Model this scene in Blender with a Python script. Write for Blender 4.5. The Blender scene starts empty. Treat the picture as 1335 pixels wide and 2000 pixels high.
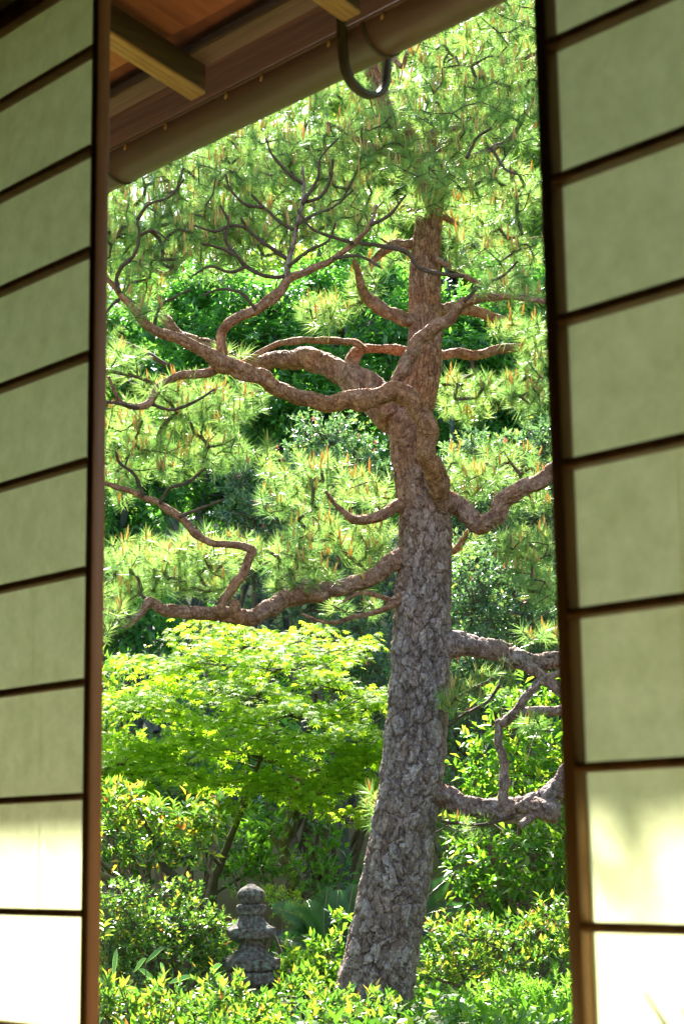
import bpy, math, random
import numpy as np
from math import radians, cos, sin, pi
from mathutils import Matrix, Vector

rng = np.random.default_rng(7)
random.seed(7)
SC = bpy.context.scene
COL = SC.collection

# ------------------------------------------------------------------ camera
E = 0.95                                   # eye height above the garden ground
F = 3450.0                                 # focal length in photo pixels (1335 x 2000)
TH = radians(10.9)                         # camera looks up
RO = radians(0.84)                         # slight roll
cr, sr = cos(RO), sin(RO)
RIGHT = np.array([cr, sr * sin(TH), -sr * cos(TH)])
UP = np.array([sr, -cr * sin(TH), cr * cos(TH)])
FWD = np.array([0, cos(TH), sin(TH)])
cam_d = bpy.data.cameras.new('camera')
cam = bpy.data.objects.new('camera', cam_d)
COL.objects.link(cam)
SC.camera = cam
cam_d.sensor_fit = 'VERTICAL'
cam_d.sensor_height = 36.0
cam_d.sensor_width = 24.0
cam_d.lens = 36.0 * F / 2000.0
cam_d.clip_start = 0.05
cam_d.clip_end = 2000
cam.matrix_world = Matrix(((RIGHT[0], UP[0], -FWD[0], 0), (RIGHT[1], UP[1], -FWD[1], 0),
                           (RIGHT[2], UP[2], -FWD[2], E), (0, 0, 0, 1)))
cam_d.dof.use_dof = True
cam_d.dof.focus_distance = 10.8
cam_d.dof.aperture_fstop = 9.0

# ------------------------------------------------------------------ sky and sun
SUN_EL, SUN_AZ = radians(44.1), radians(-6.2)      # azimuth from +Y towards +X
w = bpy.data.worlds.new('World')
SC.world = w
w.use_nodes = True
nt = w.node_tree
nt.nodes.clear()
sky = nt.nodes.new('ShaderNodeTexSky')
sky.sky_type = 'NISHITA'
sky.sun_disc = False
sky.sun_elevation = SUN_EL
sky.sun_rotation = SUN_AZ
sky.air_density = 1.0
sky.dust_density = 1.2
bg = nt.nodes.new('ShaderNodeBackground')
bg.inputs['Strength'].default_value = 0.10
wo = nt.nodes.new('ShaderNodeOutputWorld')
nt.links.new(sky.outputs[0], bg.inputs[0])
nt.links.new(bg.outputs[0], wo.inputs[0])
sun_d = bpy.data.lights.new('sun', 'SUN')
sun_d.energy = 5.0
sun_d.angle = radians(0.9)
sun_d.color = (1.0, 0.955, 0.88)
sun = bpy.data.objects.new('sun', sun_d)
COL.objects.link(sun)
sdir = Vector((sin(SUN_AZ) * cos(SUN_EL), cos(SUN_AZ) * cos(SUN_EL), sin(SUN_EL)))
sun.rotation_euler = sdir.to_track_quat('Z', 'Y').to_euler()
sun.location = (0, 0, 30)
SUNV = np.array(sdir)

SC.view_settings.view_transform = 'Standard'
SC.view_settings.look = 'None'
SC.view_settings.gamma = 1.0
SC.view_settings.use_curve_mapping = False
SC.view_settings.exposure = 2.80
SC.render.engine = 'CYCLES'
SC.cycles.max_bounces = 10
SC.cycles.diffuse_bounces = 5
SC.cycles.glossy_bounces = 3
SC.cycles.transmission_bounces = 8
SC.cycles.transparent_max_bounces = 8
SC.cycles.sample_clamp_indirect = 6.0
SC.cycles.use_denoising = True

# ------------------------------------------------------------------ helpers
def ray(px, py):
    x = px - 667.5
    y = py - 1000.0
    return RIGHT * x - UP * y + FWD * F

def P(px, py, Y):
    """point of the photo pixel (px,py) at ground distance Y in front of the camera"""
    r = ray(px, py)
    p = r * (Y / r[1])
    return np.array([p[0], p[1], p[2] + E])

def M(Y):
    return Y / F / cos(TH) * 1.0        # metres per photo pixel, roughly

def mat(name):
    m = bpy.data.materials.new(name)
    m.use_nodes = True
    n = m.node_tree
    n.nodes.clear()
    return m, n.nodes, n.links

def ramp(N, stops):
    r = N.new('ShaderNodeValToRGB')
    el = r.color_ramp.elements
    while len(el) < len(stops):
        el.new(0.5)
    for e, (p, c) in zip(el, stops):
        e.position = p
        e.color = (c[0], c[1], c[2], 1)
    return r

def leaf_mat(name, stops, tcol, tfac=0.45, rough=0.38, spec=0.5):
    m, N, K = mat(name)
    at = N.new('ShaderNodeAttribute'); at.attribute_name = 'tint'
    cr_ = ramp(N, stops); K.new(at.outputs['Fac'], cr_.inputs[0])
    pr = N.new('ShaderNodeBsdfPrincipled')
    pr.inputs['Roughness'].default_value = rough
    pr.inputs['Specular IOR Level'].default_value = spec
    K.new(cr_.outputs[0], pr.inputs['Base Color'])
    tr = N.new('ShaderNodeBsdfTranslucent')
    mx = N.new('ShaderNodeMixRGB'); mx.blend_type = 'MULTIPLY'; mx.inputs[0].default_value = 1.0
    K.new(cr_.outputs[0], mx.inputs[1]); mx.inputs[2].default_value = (tcol[0], tcol[1], tcol[2], 1)
    K.new(mx.outputs[0], tr.inputs['Color'])
    ms = N.new('ShaderNodeMixShader'); ms.inputs[0].default_value = tfac
    K.new(pr.outputs[0], ms.inputs[1]); K.new(tr.outputs[0], ms.inputs[2])
    o = N.new('ShaderNodeOutputMaterial'); K.new(ms.outputs[0], o.inputs[0])
    return m

def solid_mat(name, c1, c2, rough=0.8, scale=(8, 8, 8), bump=0.3, bscale=60, spec=0.3, coord='Object', detail=6, extra=None):
    """two-tone noise colour + bump, stretched by scale"""
    m, N, K = mat(name)
    tc = N.new('ShaderNodeTexCoord')
    mp = N.new('ShaderNodeMapping'); mp.inputs['Scale'].default_value = scale
    K.new(tc.outputs[coord], mp.inputs[0])
    nz = N.new('ShaderNodeTexNoise'); nz.inputs['Scale'].default_value = 1.0
    nz.inputs['Detail'].default_value = detail; nz.inputs['Roughness'].default_value = 0.65
    K.new(mp.outputs[0], nz.inputs['Vector'])
    stops = [(0.3, c1), (0.7, c2)]
    if extra: stops = extra
    r = ramp(N, stops); K.new(nz.outputs[0], r.inputs[0])
    pr = N.new('ShaderNodeBsdfPrincipled')
    pr.inputs['Roughness'].default_value = rough
    pr.inputs['Specular IOR Level'].default_value = spec
    K.new(r.outputs[0], pr.inputs['Base Color'])
    if bump:
        n2 = N.new('ShaderNodeTexNoise'); n2.inputs['Scale'].default_value = bscale / max(scale); n2.inputs['Detail'].default_value = 5
        K.new(mp.outputs[0], n2.inputs['Vector'])
        b = N.new('ShaderNodeBump'); b.inputs['Strength'].default_value = bump; b.inputs['Distance'].default_value = 0.01
        K.new(n2.outputs[0], b.inputs['Height']); K.new(b.outputs[0], pr.inputs['Normal'])
    o = N.new('ShaderNodeOutputMaterial'); K.new(pr.outputs[0], o.inputs[0])
    return m

def raw_mesh(name, v, faces, material=None, attrs=None, smooth=False):
    """faces: one (n,k) int array or a list of such arrays"""
    if not isinstance(faces, list):
        faces = [faces]
    me = bpy.data.meshes.new(name)
    v = np.asarray(v, np.float32)
    me.vertices.add(len(v)); me.vertices.foreach_set('co', v.ravel())
    ls = np.concatenate([f.ravel() for f in faces]).astype(np.int32)
    sizes = np.concatenate([np.full(len(f), f.shape[1], np.int32) for f in faces])
    st = np.concatenate([[0], np.cumsum(sizes)[:-1]]).astype(np.int32)
    me.loops.add(len(ls)); me.loops.foreach_set('vertex_index', ls)
    me.polygons.add(len(sizes)); me.polygons.foreach_set('loop_start', st)
    if smooth:
        me.polygons.foreach_set('use_smooth', np.ones(len(sizes), bool))
    me.update(calc_edges=True)
    if attrs:
        for k, a in attrs.items():
            at = me.attributes.new(k, 'FLOAT', 'POINT')
            at.data.foreach_set('value', np.asarray(a, np.float32))
    if material:
        me.materials.append(material)
    return me

def link(name, me, parent=None, loc=None):
    o = bpy.data.objects.new(name, me)
    COL.objects.link(o)
    if parent is not None:
        o.parent = parent
    if loc is not None:
        o.location = loc
    return o

def thing(name, label, cat, loc, group=None, rz=0.0):
    o = bpy.data.objects.new(name, None)
    o.empty_display_size = 0.1
    COL.objects.link(o)
    o.location = [float(q) for q in loc]
    o.rotation_euler = (0, 0, rz)
    o['label'] = label
    o['category'] = cat
    if group: o['group'] = group
    return o

def tag(o, label, cat, group=None):
    o['label'] = label; o['category'] = cat
    if group: o['group'] = group
    return o

def part(name, v, faces, material, parent, attrs=None, smooth=False, stuff=False):
    """world-space vertices under an unrotated parent"""
    v = np.asarray(v, float) - np.array(parent_loc(parent))
    o = link(name, raw_mesh(name, v, faces, material, attrs, smooth), parent)
    if stuff: o['kind'] = 'stuff'
    return o

def parent_loc(p):
    q = np.zeros(3)
    while p is not None:
        q += np.array(p.location); p = p.parent
    return q

BOXF = np.array([[0, 3, 2, 1], [4, 5, 6, 7], [0, 1, 5, 4], [1, 2, 6, 5], [2, 3, 7, 6], [3, 0, 4, 7]])
def box_mesh(name, x0, x1, y0, y1, z0, z1, material, bev=0.0):
    v = np.array([[x0, y0, z0], [x1, y0, z0], [x1, y1, z0], [x0, y1, z0], [x0, y0, z1], [x1, y0, z1], [x1, y1, z1], [x0, y1, z1]])
    me = raw_mesh(name, v, BOXF, material)
    if bev:
        import bmesh
        bm = bmesh.new(); bm.from_mesh(me)
        bmesh.ops.bevel(bm, geom=list(bm.edges), offset=bev, segments=1, affect='EDGES')
        bm.to_mesh(me); bm.free()
    return me

def norm(a):
    return a / np.maximum(np.linalg.norm(a, axis=-1, keepdims=True), 1e-9)

def catmull(pts, step, *vals):
    """resample a polyline smoothly; vals are per-point arrays"""
    pts = np.asarray(pts, float)
    arr = np.concatenate([pts] + [np.asarray(v, float).reshape(len(pts), -1) for v in vals], 1)
    e = np.vstack([2 * arr[0] - arr[1], arr, 2 * arr[-1] - arr[-2]])
    out = []
    for i in range(1, len(e) - 2):
        L = np.linalg.norm(e[i + 1, :3] - e[i, :3])
        k = max(2, int(math.ceil(L / step)))
        t = np.linspace(0, 1, k, endpoint=False)[:, None]
        p0, p1, p2, p3 = e[i - 1], e[i], e[i + 1], e[i + 2]
        out.append(0.5 * (2 * p1 + (p2 - p0) * t + (2 * p0 - 5 * p1 + 4 * p2 - p3) * t ** 2 + (3 * p1 - p0 - 3 * p2 + p3) * t ** 3))
    out.append(arr[-1:])
    o = np.vstack(out)
    res = [o[:, :3]]
    c = 3
    for v in vals:
        n_ = np.asarray(v).reshape(len(pts), -1).shape[1]
        res.append(o[:, c] if n_ == 1 else o[:, c:c + n_]); c += n_
    return res

def frames(p):
    t = norm(np.gradient(p, axis=0))
    a = np.array([0., 1., 0.]) if abs(t[0][1]) < 0.8 else np.array([1., 0, 0])
    n0 = norm(np.cross(t[0], a))
    ns = [n0]
    for i in range(1, len(p)):
        q = ns[-1] - t[i] * (ns[-1] @ t[i])
        ns.append(q / max(np.linalg.norm(q), 1e-9))
    ns = np.array(ns)
    return t, ns, np.cross(t, ns)

def grid_faces(nr, nc, off=0):
    i, j = np.meshgrid(np.arange(nr - 1), np.arange(nc), indexing='ij')
    a = i * nc + j
    b = i * nc + (j + 1) % nc
    return np.stack([a, b, b + nc, a + nc], -1).reshape(-1, 4) + off

def tube(pts, rad, step=0.05, nc=8, lump=0.0, seed=0):
    p, r = catmull(pts, step, rad)
    t, n1, n2 = frames(p)
    th = np.arange(nc) * 2 * pi / nc
    rr = r[:, None] * np.ones(nc)
    if lump:
        s = np.arange(len(p))[:, None] * step
        g = np.random.default_rng(seed)
        for k in range(5):
            fr = g.uniform(8, 40); m = g.integers(1, 4); ph = g.uniform(0, 6, 2)
            rr = rr * (1 + lump * g.uniform(.2, .5) * np.sin(s * fr + ph[0]) * np.sin(th * m + ph[1] + s * fr * .3))
    v = p[:, None, :] + rr[..., None] * (np.cos(th)[None, :, None] * n1[:, None, :] + np.sin(th)[None, :, None] * n2[:, None, :])
    nr = len(p)
    v = np.vstack([v.reshape(-1, 3), p[:1], p[-1:]])
    f = grid_faces(nr, nc)
    j = np.arange(nc)
    c0 = np.stack([np.full(nc, nr * nc), (j + 1) % nc, j], 1)
    c1 = np.stack([np.full(nc, nr * nc + 1), (nr - 1) * nc + j, (nr - 1) * nc + (j + 1) % nc], 1)
    return v, [f, np.vstack([c0, c1])]

class Bag:
    """collects meshes of one material into one part"""
    def __init__(s): s.v = []; s.f = {}; s.n = 0; s.a = []
    def add(s, v, faces, a=None):
        if not isinstance(faces, list): faces = [faces]
        for f in faces: s.f.setdefault(f.shape[1], []).append(f + s.n)
        s.v.append(v); s.n += len(v)
        s.a.append(np.zeros(len(v)) if a is None else a)
    def part(s, name, m, parent, smooth=False, stuff=False):
        return part(name, np.vstack(s.v), [np.vstack(q) for q in s.f.values()], m, parent, {'tint': np.concatenate(s.a)}, smooth, stuff)

def segs(p0, p1, r0, r1, nc=4):
    """many straight tapered prisms at once"""
    n = len(p0)
    t = norm(p1 - p0)
    a = np.where(np.abs(t[:, 2:3]) < 0.9, np.array([[0, 0, 1.]]), np.array([[1., 0, 0]]))
    n1 = norm(np.cross(t, a)); n2 = np.cross(t, n1)
    th = np.arange(nc) * 2 * pi / nc
    ring = np.cos(th)[None, :, None] * n1[:, None] + np.sin(th)[None, :, None] * n2[:, None]
    r0 = np.broadcast_to(r0, (n,)); r1 = np.broadcast_to(r1, (n,))
    v = np.concatenate([p0[:, None] + ring * r0[:, None, None], p1[:, None] + ring * r1[:, None, None]], 1)
    j = np.arange(nc)
    f = np.stack([j, (j + 1) % nc, (j + 1) % nc + nc, j + nc], 1)
    F_ = f[None] + (np.arange(n) * 2 * nc)[:, None, None]
    return v.reshape(-1, 3), F_.reshape(-1, 4)

# leaf shapes: local x across, y along, z normal
LEAF = (np.array([[0, 0, 0], [-.5, .42, .10], [0, .45, 0], [.5, .42, .10], [0, 1, -.10]]),
        np.array([[0, 2, 1], [0, 3, 2], [1, 2, 4], [2, 3, 4]]))
LEAF2 = (np.array([[0, 0, 0], [-.5, .45, .06], [.5, .45, .06], [0, 1, -.06]]), np.array([[0, 2, 1], [1, 2, 3]]))
LEAFB = (np.array([[0, 0, 0], [-.36, .2, .07], [0, .25, 0], [.36, .2, .07], [-.5, .5, .10], [0, .55, .0], [.5, .5, .10], [-.27, .82, .03], [.27, .82, .03], [0, 1.04, -.12]]),
         np.array([[0, 2, 1], [0, 3, 2], [1, 2, 5], [1, 5, 4], [2, 3, 6], [2, 6, 5], [4, 5, 7], [5, 6, 8], [7, 5, 9], [5, 8, 9]]))
def maple_shape():
    v = [[0, 0, 0]]; f = []
    for k, a in enumerate(np.radians([-118, -76, -38, 0, 38, 76, 118])):
        L = [.45, .75, .95, 1.05, .95, .75, .45][k]
        d = np.array([sin(a), cos(a)]); q = np.array([cos(a), -sin(a)])
        i = len(v)
        for pt, z in ((d * L * .45 - q * .13 * L, .03), (d * L * .45 + q * .13 * L, .03), (d * L, -.12)):
            v.append([pt[0], pt[1], z])
        f += [[0, i + 1, i], [i, i + 1, i + 2]]
    v = np.array(v, float); v[:, 1] += 0.1
    return v, np.array(f)
MAPLE = maple_shape()

def leaves(pos, d, up, ln, wd, shape=LEAF):
    """pos (n,3), d direction, up approx normal, ln/wd arrays"""
    n = len(pos)
    d = norm(d)
    x = norm(np.cross(d, up)); z = np.cross(x, d)
    sv, sf = shape
    ln = np.broadcast_to(ln, (n,)); wd = np.broadcast_to(wd, (n,))
    v = pos[:, None] + sv[None, :, 0:1] * (wd[:, None, None] * x[:, None]) + sv[None, :, 1:2] * (ln[:, None, None] * d[:, None]) \
        + sv[None, :, 2:3] * (ln[:, None, None] * z[:, None])
    f = sf[None] + (np.arange(n) * len(sv))[:, None, None]
    return v.reshape(-1, 3), f.reshape(-1, sf.shape[1])

def rdir(n, g=None):
    g = g or rng
    return norm(g.normal(size=(n, 3)))

def sprays(c, out, k, ln, ratio, shape, spread=0.9, upb=0.15, droop=0.0, gap=0.35, flat=0.5, g=None):
    """k leaves round each spray point; out = shoot direction"""
    g = g or rng
    n = len(c)
    out = norm(out)
    c = np.repeat(c, k, 0); o = np.repeat(out, k, 0)
    side = rdir(n * k, g)
    side = norm(side - o * (side * o).sum(1, keepdims=True))
    along = np.tile(np.linspace(0, 1, k), n)[:, None] + g.uniform(-.1, .1, (n * k, 1))
    d = norm(o * (0.35 + 0.5 * along) + side * spread * (1.1 - .4 * along) + np.array([0, 0, upb - droop]))
    L = ln * g.uniform(.65, 1.2, n * k)
    pos = c + o * (along - .5) * ln * gap * 3
    upv = norm(np.array([0, 0, 1.0]) * flat + o * .6 + g.normal(size=(n * k, 3)) * .35)
    v, f = leaves(pos, d, upv, L, L * ratio * g.uniform(.8, 1.15, n * k), shape)
    return v, f, along[:, 0]

# ------------------------------------------------------------------ the house frame: local x to the right along the wall, y outwards
DPL = 1.53609
dh = np.array([-0.67672952, 0.73623173]); nh = np.array([0.73623173, 0.67672952])
HROT = math.atan2(-dh[1], -dh[0])
def HW(X, L, z):
    """house coordinates (X along the wall, L outwards, z above the eye) to world"""
    q = -dh * X + nh * (DPL + L)
    return np.array([q[0], q[1], z + E])
def hthing(name, label, cat, X, L, z, group=None):
    return thing(name, label, cat, HW(X, L, z), group, HROT)
def hstruct(name, me, kind='structure'):
    o = link(name, me, None, HW(0, 0, 0)); o.rotation_euler = (0, 0, HROT); o['kind'] = kind
    return o
def hsolve_z(px, py, a, b):
    """L and X where the ray meets the plane z = a + b*L (z above the eye)"""
    r = ray(px, py); n3 = np.array([nh[0], nh[1], 0]); d3 = np.array([dh[0], dh[1], 0])
    t = (a - b * DPL) / (r[2] - b * (r @ n3))
    p = r * t
    return p @ n3 - DPL, -(p @ d3)

# ================================================================== MATERIALS
M_wood_dark = solid_mat('shoji_wood', (.15, .066, .016), (.28, .125, .036), .45, (30, 30, 3), .15, 200, .35)
M_rafter = solid_mat('rafter_wood_lit', (.48, .29, .085), (.70, .46, .16), .6, (40, 3, 40), .25, 200, .3)  # underside strips: pale tone carries the bounce light from below
M_beam = solid_mat('weathered_rafter_shaded', (.050, .040, .014), (.12, .09, .03), .75, (40, 3, 40), .3, 200, .3)  # weathered sides, painted darker where the bounce light misses them
M_eave_a = solid_mat('eave_board_red', (.075, .040, .022), (.15, .082, .045), .7, (2, 60, 60), .5, 150)
M_eave_b = solid_mat('eave_board_grey', (.11, .08, .04), (.21, .155, .085), .7, (2, 60, 60), .5, 150)
M_sheath = [solid_mat('sheathing_%d' % i, c, tuple(q * 1.5 for q in c), .75, (30, 2, 30), .25, 150)
            for i, c in enumerate([(.27, .10, .04), (.42, .20, .06), (.20, .075, .035), (.32, .15, .065)])]
M_gutter = solid_mat('gutter_copper', (.13, .072, .044), (.185, .105, .066), .38, (3, 12, 12), .08, 60, .5)
M_iron = solid_mat('hanger_iron', (.045, .040, .014), (.075, .066, .026), .55, (20, 20, 20), .1, 100, .4)
M_plaster = solid_mat('room_plaster', (.10, .075, .04), (.14, .105, .06), .9, (6, 6, 6), .2, 120)
M_tatami = solid_mat('tatami', (.16, .14, .06), (.22, .19, .09), .85, (4, 200, 4), .2, 200)
M_deck = solid_mat('veranda_wood', (.16, .10, .05), (.22, .14, .075), .5, (2, 30, 30), .15, 150)
M_roof = solid_mat('roof_tile', (.07, .07, .075), (.11, .11, .115), .6, (6, 6, 6), .3, 80)
M_gwall = solid_mat('garden_wall_plaster', (.20, .155, .08), (.28, .22, .125), .95, (3, 3, 3), .3, 120)
M_gwall_cap = solid_mat('garden_wall_cap', (.05, .05, .05), (.09, .09, .085), .8, (6, 6, 6), .3, 80)

def paper_mat():
    m, N, K = mat('shoji_paper')
    tc = N.new('ShaderNodeTexCoord')
    nz = N.new('ShaderNodeTexNoise'); nz.inputs['Scale'].default_value = 22; nz.inputs['Detail'].default_value = 9; nz.inputs['Roughness'].default_value = .7
    K.new(tc.outputs['Object'], nz.inputs['Vector'])
    r = ramp(N, [(.34, (.70, .74, .38)), (.66, (.88, .91, .54))]); K.new(nz.outputs[0], r.inputs[0])
    tr = N.new('ShaderNodeBsdfTranslucent'); K.new(r.outputs[0], tr.inputs[0])
    df = N.new('ShaderNodeBsdfDiffuse'); K.new(r.outputs[0], df.inputs[0])
    mx = N.new('ShaderNodeMixShader'); mx.inputs[0].default_value = .52
    K.new(df.outputs[0], mx.inputs[1]); K.new(tr.outputs[0], mx.inputs[2])
    o = N.new('ShaderNodeOutputMaterial'); K.new(mx.outputs[0], o.inputs[0])
    return m
M_paper = paper_mat()
def seam_mat():
    m, N, K = mat('paper_overlap')
    tr = N.new('ShaderNodeBsdfTranslucent'); tr.inputs[0].default_value = (.80, .80, .70, 1)
    tp_ = N.new('ShaderNodeBsdfTransparent')
    mx = N.new('ShaderNodeMixShader'); mx.inputs[0].default_value = .9
    K.new(tp_.outputs[0], mx.inputs[1]); K.new(tr.outputs[0], mx.inputs[2])
    o = N.new('ShaderNodeOutputMaterial'); K.new(mx.outputs[0], o.inputs[0])
    return m
M_seam = seam_mat()

def bark_mat():
    m, N, K = mat('pine_bark')
    at = N.new('ShaderNodeAttribute'); at.attribute_name = 'red'
    ti = N.new('ShaderNodeAttribute'); ti.attribute_name = 'tint'
    tc = N.new('ShaderNodeTexCoord')
    n1 = N.new('ShaderNodeTexNoise'); n1.inputs['Scale'].default_value = 24; n1.inputs['Detail'].default_value = 8; n1.inputs['Roughness'].default_value = .7
    K.new(tc.outputs['Object'], n1.inputs['Vector'])
    n2 = N.new('ShaderNodeTexNoise'); n2.inputs['Scale'].default_value = 5; n2.inputs['Detail'].default_value = 4
    K.new(tc.outputs['Object'], n2.inputs['Vector'])
    av = N.new('ShaderNodeMath'); av.operation = 'MULTIPLY_ADD'; K.new(n1.outputs[0], av.inputs[0]); av.inputs[1].default_value = .75
    hf = N.new('ShaderNodeMath'); hf.operation = 'MULTIPLY'; K.new(ti.outputs['Fac'], hf.inputs[0]); hf.inputs[1].default_value = .38
    K.new(hf.outputs[0], av.inputs[2])
    grey = ramp(N, [(.30, (.070, .040, .030)), (.50, (.21, .138, .115)), (.68, (.38, .285, .255)), (.86, (.56, .46, .435))])
    red = ramp(N, [(.30, (.12, .044, .018)), (.50, (.31, .122, .052)), (.70, (.48, .215, .10)), (.88, (.66, .39, .21))])
    K.new(av.outputs[0], grey.inputs[0]); K.new(av.outputs[0], red.inputs[0])
    rr = N.new('ShaderNodeMath'); rr.operation = 'MULTIPLY_ADD'; K.new(n2.outputs[0], rr.inputs[0]); rr.inputs[1].default_value = .9; rr.inputs[2].default_value = -.45
    ra = N.new('ShaderNodeMath'); ra.operation = 'ADD'; ra.use_clamp = True; K.new(rr.outputs[0], ra.inputs[0]); K.new(at.outputs['Fac'], ra.inputs[1])
    mx = N.new('ShaderNodeMixRGB'); K.new(ra.outputs[0], mx.inputs[0]); K.new(grey.outputs[0], mx.inputs[1]); K.new(red.outputs[0], mx.inputs[2])
    pr = N.new('ShaderNodeBsdfPrincipled'); pr.inputs['Roughness'].default_value = .8; pr.inputs['Specular IOR Level'].default_value = .25
    K.new(mx.outputs[0], pr.inputs['Base Color'])
    b = N.new('ShaderNodeBump'); b.inputs['Strength'].default_value = .9; b.inputs['Distance'].default_value = .012
    mpv = N.new('ShaderNodeMapping'); mpv.inputs['Scale'].default_value = (1, 1, .55); K.new(tc.outputs['Object'], mpv.inputs[0])
    wv_ = N.new('ShaderNodeTexNoise'); wv_.inputs['Scale'].default_value = 16; wv_.inputs['Detail'].default_value = 3; K.new(mpv.outputs[0], wv_.inputs['Vector'])
    wm = N.new('ShaderNodeMixRGB'); wm.blend_type = 'LINEAR_LIGHT'; wm.inputs[0].default_value = .035; K.new(mpv.outputs[0], wm.inputs[1]); K.new(wv_.outputs['Color'], wm.inputs[2])
    vo = N.new('ShaderNodeTexVoronoi'); vo.feature = 'DISTANCE_TO_EDGE'; vo.inputs['Scale'].default_value = 46; K.new(wm.outputs[0], vo.inputs['Vector'])
    cl = N.new('ShaderNodeMath'); cl.operation = 'MINIMUM'; cl.inputs[1].default_value = .16; K.new(vo.outputs['Distance'], cl.inputs[0])
    vs = N.new('ShaderNodeMath'); vs.operation = 'MULTIPLY_ADD'; vs.inputs[1].default_value = 4.0; K.new(cl.outputs[0], vs.inputs[0]); K.new(n1.outputs[0], vs.inputs[2])
    K.new(vs.outputs[0], b.inputs['Height']); K.new(b.outputs[0], pr.inputs['Normal'])
    o = N.new('ShaderNodeOutputMaterial'); K.new(pr.outputs[0], o.inputs[0])
    return m
M_bark = bark_mat()
M_twig = solid_mat('pine_twig', (.055, .032, .019), (.12, .07, .044), .85, (30, 30, 30), 0)
M_needle = leaf_mat('pine_needles', [(0, (.08, .185, .055)), (.5, (.155, .275, .08)), (1, (.29, .40, .11))], (2.0, 1.95, 1.4), .52, .28, .8)
M_candle = leaf_mat('pine_candles', [(0, (.62, .35, .11)), (.45, (.68, .46, .17)), (.75, (.50, .48, .12)), (1, (.34, .46, .10))], (1.3, 1.2, 1.0), .4, .6, .3)
M_laurel = leaf_mat('laurel_leaves', [(0, (.035, .11, .03)), (.6, (.06, .18, .04)), (1, (.12, .27, .055))], (2.3, 2.4, 1.0), .45, .42, .45)
M_far = leaf_mat('far_leaves', [(0, (.065, .15, .022)), (.6, (.135, .24, .035)), (1, (.25, .36, .06))], (2.2, 2.1, 1.1), .5, .4, .5)
M_small = leaf_mat('small_glossy_leaves', [(0, (.05, .10, .05)), (.6, (.085, .155, .075)), (.9, (.15, .24, .09)), (1, (.34, .33, .06))], (2.0, 2.2, 1.2), .35, .30, .7)
M_maple = leaf_mat('maple_leaves', [(0, (.17, .30, .015)), (.6, (.27, .42, .025)), (1, (.42, .51, .055))], (1.75, 1.75, 1.0), .7, .6, .3)
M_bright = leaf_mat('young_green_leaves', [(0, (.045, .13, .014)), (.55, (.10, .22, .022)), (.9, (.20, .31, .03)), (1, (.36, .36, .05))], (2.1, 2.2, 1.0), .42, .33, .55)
M_mixed = leaf_mat('mixed_shrub_leaves', [(0, (.03, .085, .022)), (.45, (.07, .16, .03)), (.75, (.17, .25, .035)), (.93, (.30, .30, .045)), (.97, (.45, .26, .04)), (1, (.40, .12, .04))], (2.0, 2.2, 1.0), .40, .33, .6)
M_azalea = leaf_mat('azalea_leaves', [(0, (.06, .16, .025)), (.5, (.11, .25, .035)), (1, (.20, .34, .06))], (2.1, 2.2, 1.1), .42, .35, .55)
M_cycad = leaf_mat('cycad_leaflets', [(0, (.03, .10, .04)), (.7, (.07, .18, .07)), (1, (.22, .27, .09))], (2.2, 2.4, 1.0), .3, .28, .7)
M_sasa = leaf_mat('sasa_leaves', [(0, (.025, .09, .03)), (.6, (.045, .12, .045)), (.85, (.26, .30, .14)), (1, (.42, .44, .26))], (1.8, 2.0, 1.1), .35, .4, .5)
M_flower = leaf_mat('red_flowers', [(0, (.45, .05, .05)), (1, (.6, .12, .14))], (1.2, 1.2, 1.2), .3, .5, .3)
M_stem = solid_mat('shrub_stem', (.09, .06, .035), (.18, .13, .08), .85, (30, 30, 30), 0)
M_lichen = solid_mat('lichen_bark', (.08, .06, .03), (.22, .17, .10), .9, (18, 18, 18), .6, 90, .2, extra=[(.3, (.06, .045, .022)), (.5, (.15, .11, .06)), (.62, (.20, .20, .09)), (.75, (.34, .30, .21))])
M_mapletrunk = solid_mat('maple_bark', (.04, .036, .018), (.09, .08, .04), .85, (20, 20, 6), .4, 90, .2)
M_greytrunk = solid_mat('grey_bark', (.05, .055, .05), (.13, .14, .12), .9, (25, 25, 12), .5, 90, .2)
M_stone = solid_mat('lichen_stone', (.10, .085, .075), (.30, .26, .23), .95, (40, 40, 40), .8, 240, .2,
                    extra=[(.30, (.03, .022, .018)), (.45, (.09, .072, .062)), (.56, (.17, .145, .132)), (.60, (.15, .20, .165)), (.69, (.20, .30, .25)), (.8, (.33, .32, .30))])
M_ground = solid_mat('moss_ground', (.045, .05, .018), (.11, .09, .05), .95, (2.2, 2.2, 2.2), .5, 40, .2,
                     extra=[(.3, (.025, .038, .010)), (.5, (.04, .055, .015)), (.7, (.075, .06, .035))])
M_pot = solid_mat('glazed_pot', (.05, .07, .10), (.09, .12, .16), .3, (10, 10, 10), .05, 60, .6)

# ================================================================== GROUND
def ground_z(x, y):
    h = np.clip((y - 17.0) / 24.0, 0, 1)
    z = 8.5 * h * h * (3 - 2 * h)
    z = z + .05 * np.sin(x * 1.3 + 1) * np.sin(y * .9) * np.clip((y - 5) / 3, 0, 1)
    return z
gx = np.concatenate([np.linspace(-300, -26, 12), np.linspace(-24, 24, 60), np.linspace(26, 300, 12)])
gy = np.concatenate([np.linspace(-200, -6, 10), np.linspace(-4, 46, 90), np.linspace(50, 600, 16)])
XX, YY = np.meshgrid(gx, gy)
gv = np.stack([XX, YY, ground_z(XX, YY)], -1).reshape(-1, 3)
a_, b_ = np.meshgrid(np.arange(len(gy) - 1), np.arange(len(gx) - 1), indexing='ij')
i0 = (a_ * len(gx) + b_).ravel()
gf = np.stack([i0, i0 + 1, i0 + 1 + len(gx), i0 + len(gx)], 1)
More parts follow.
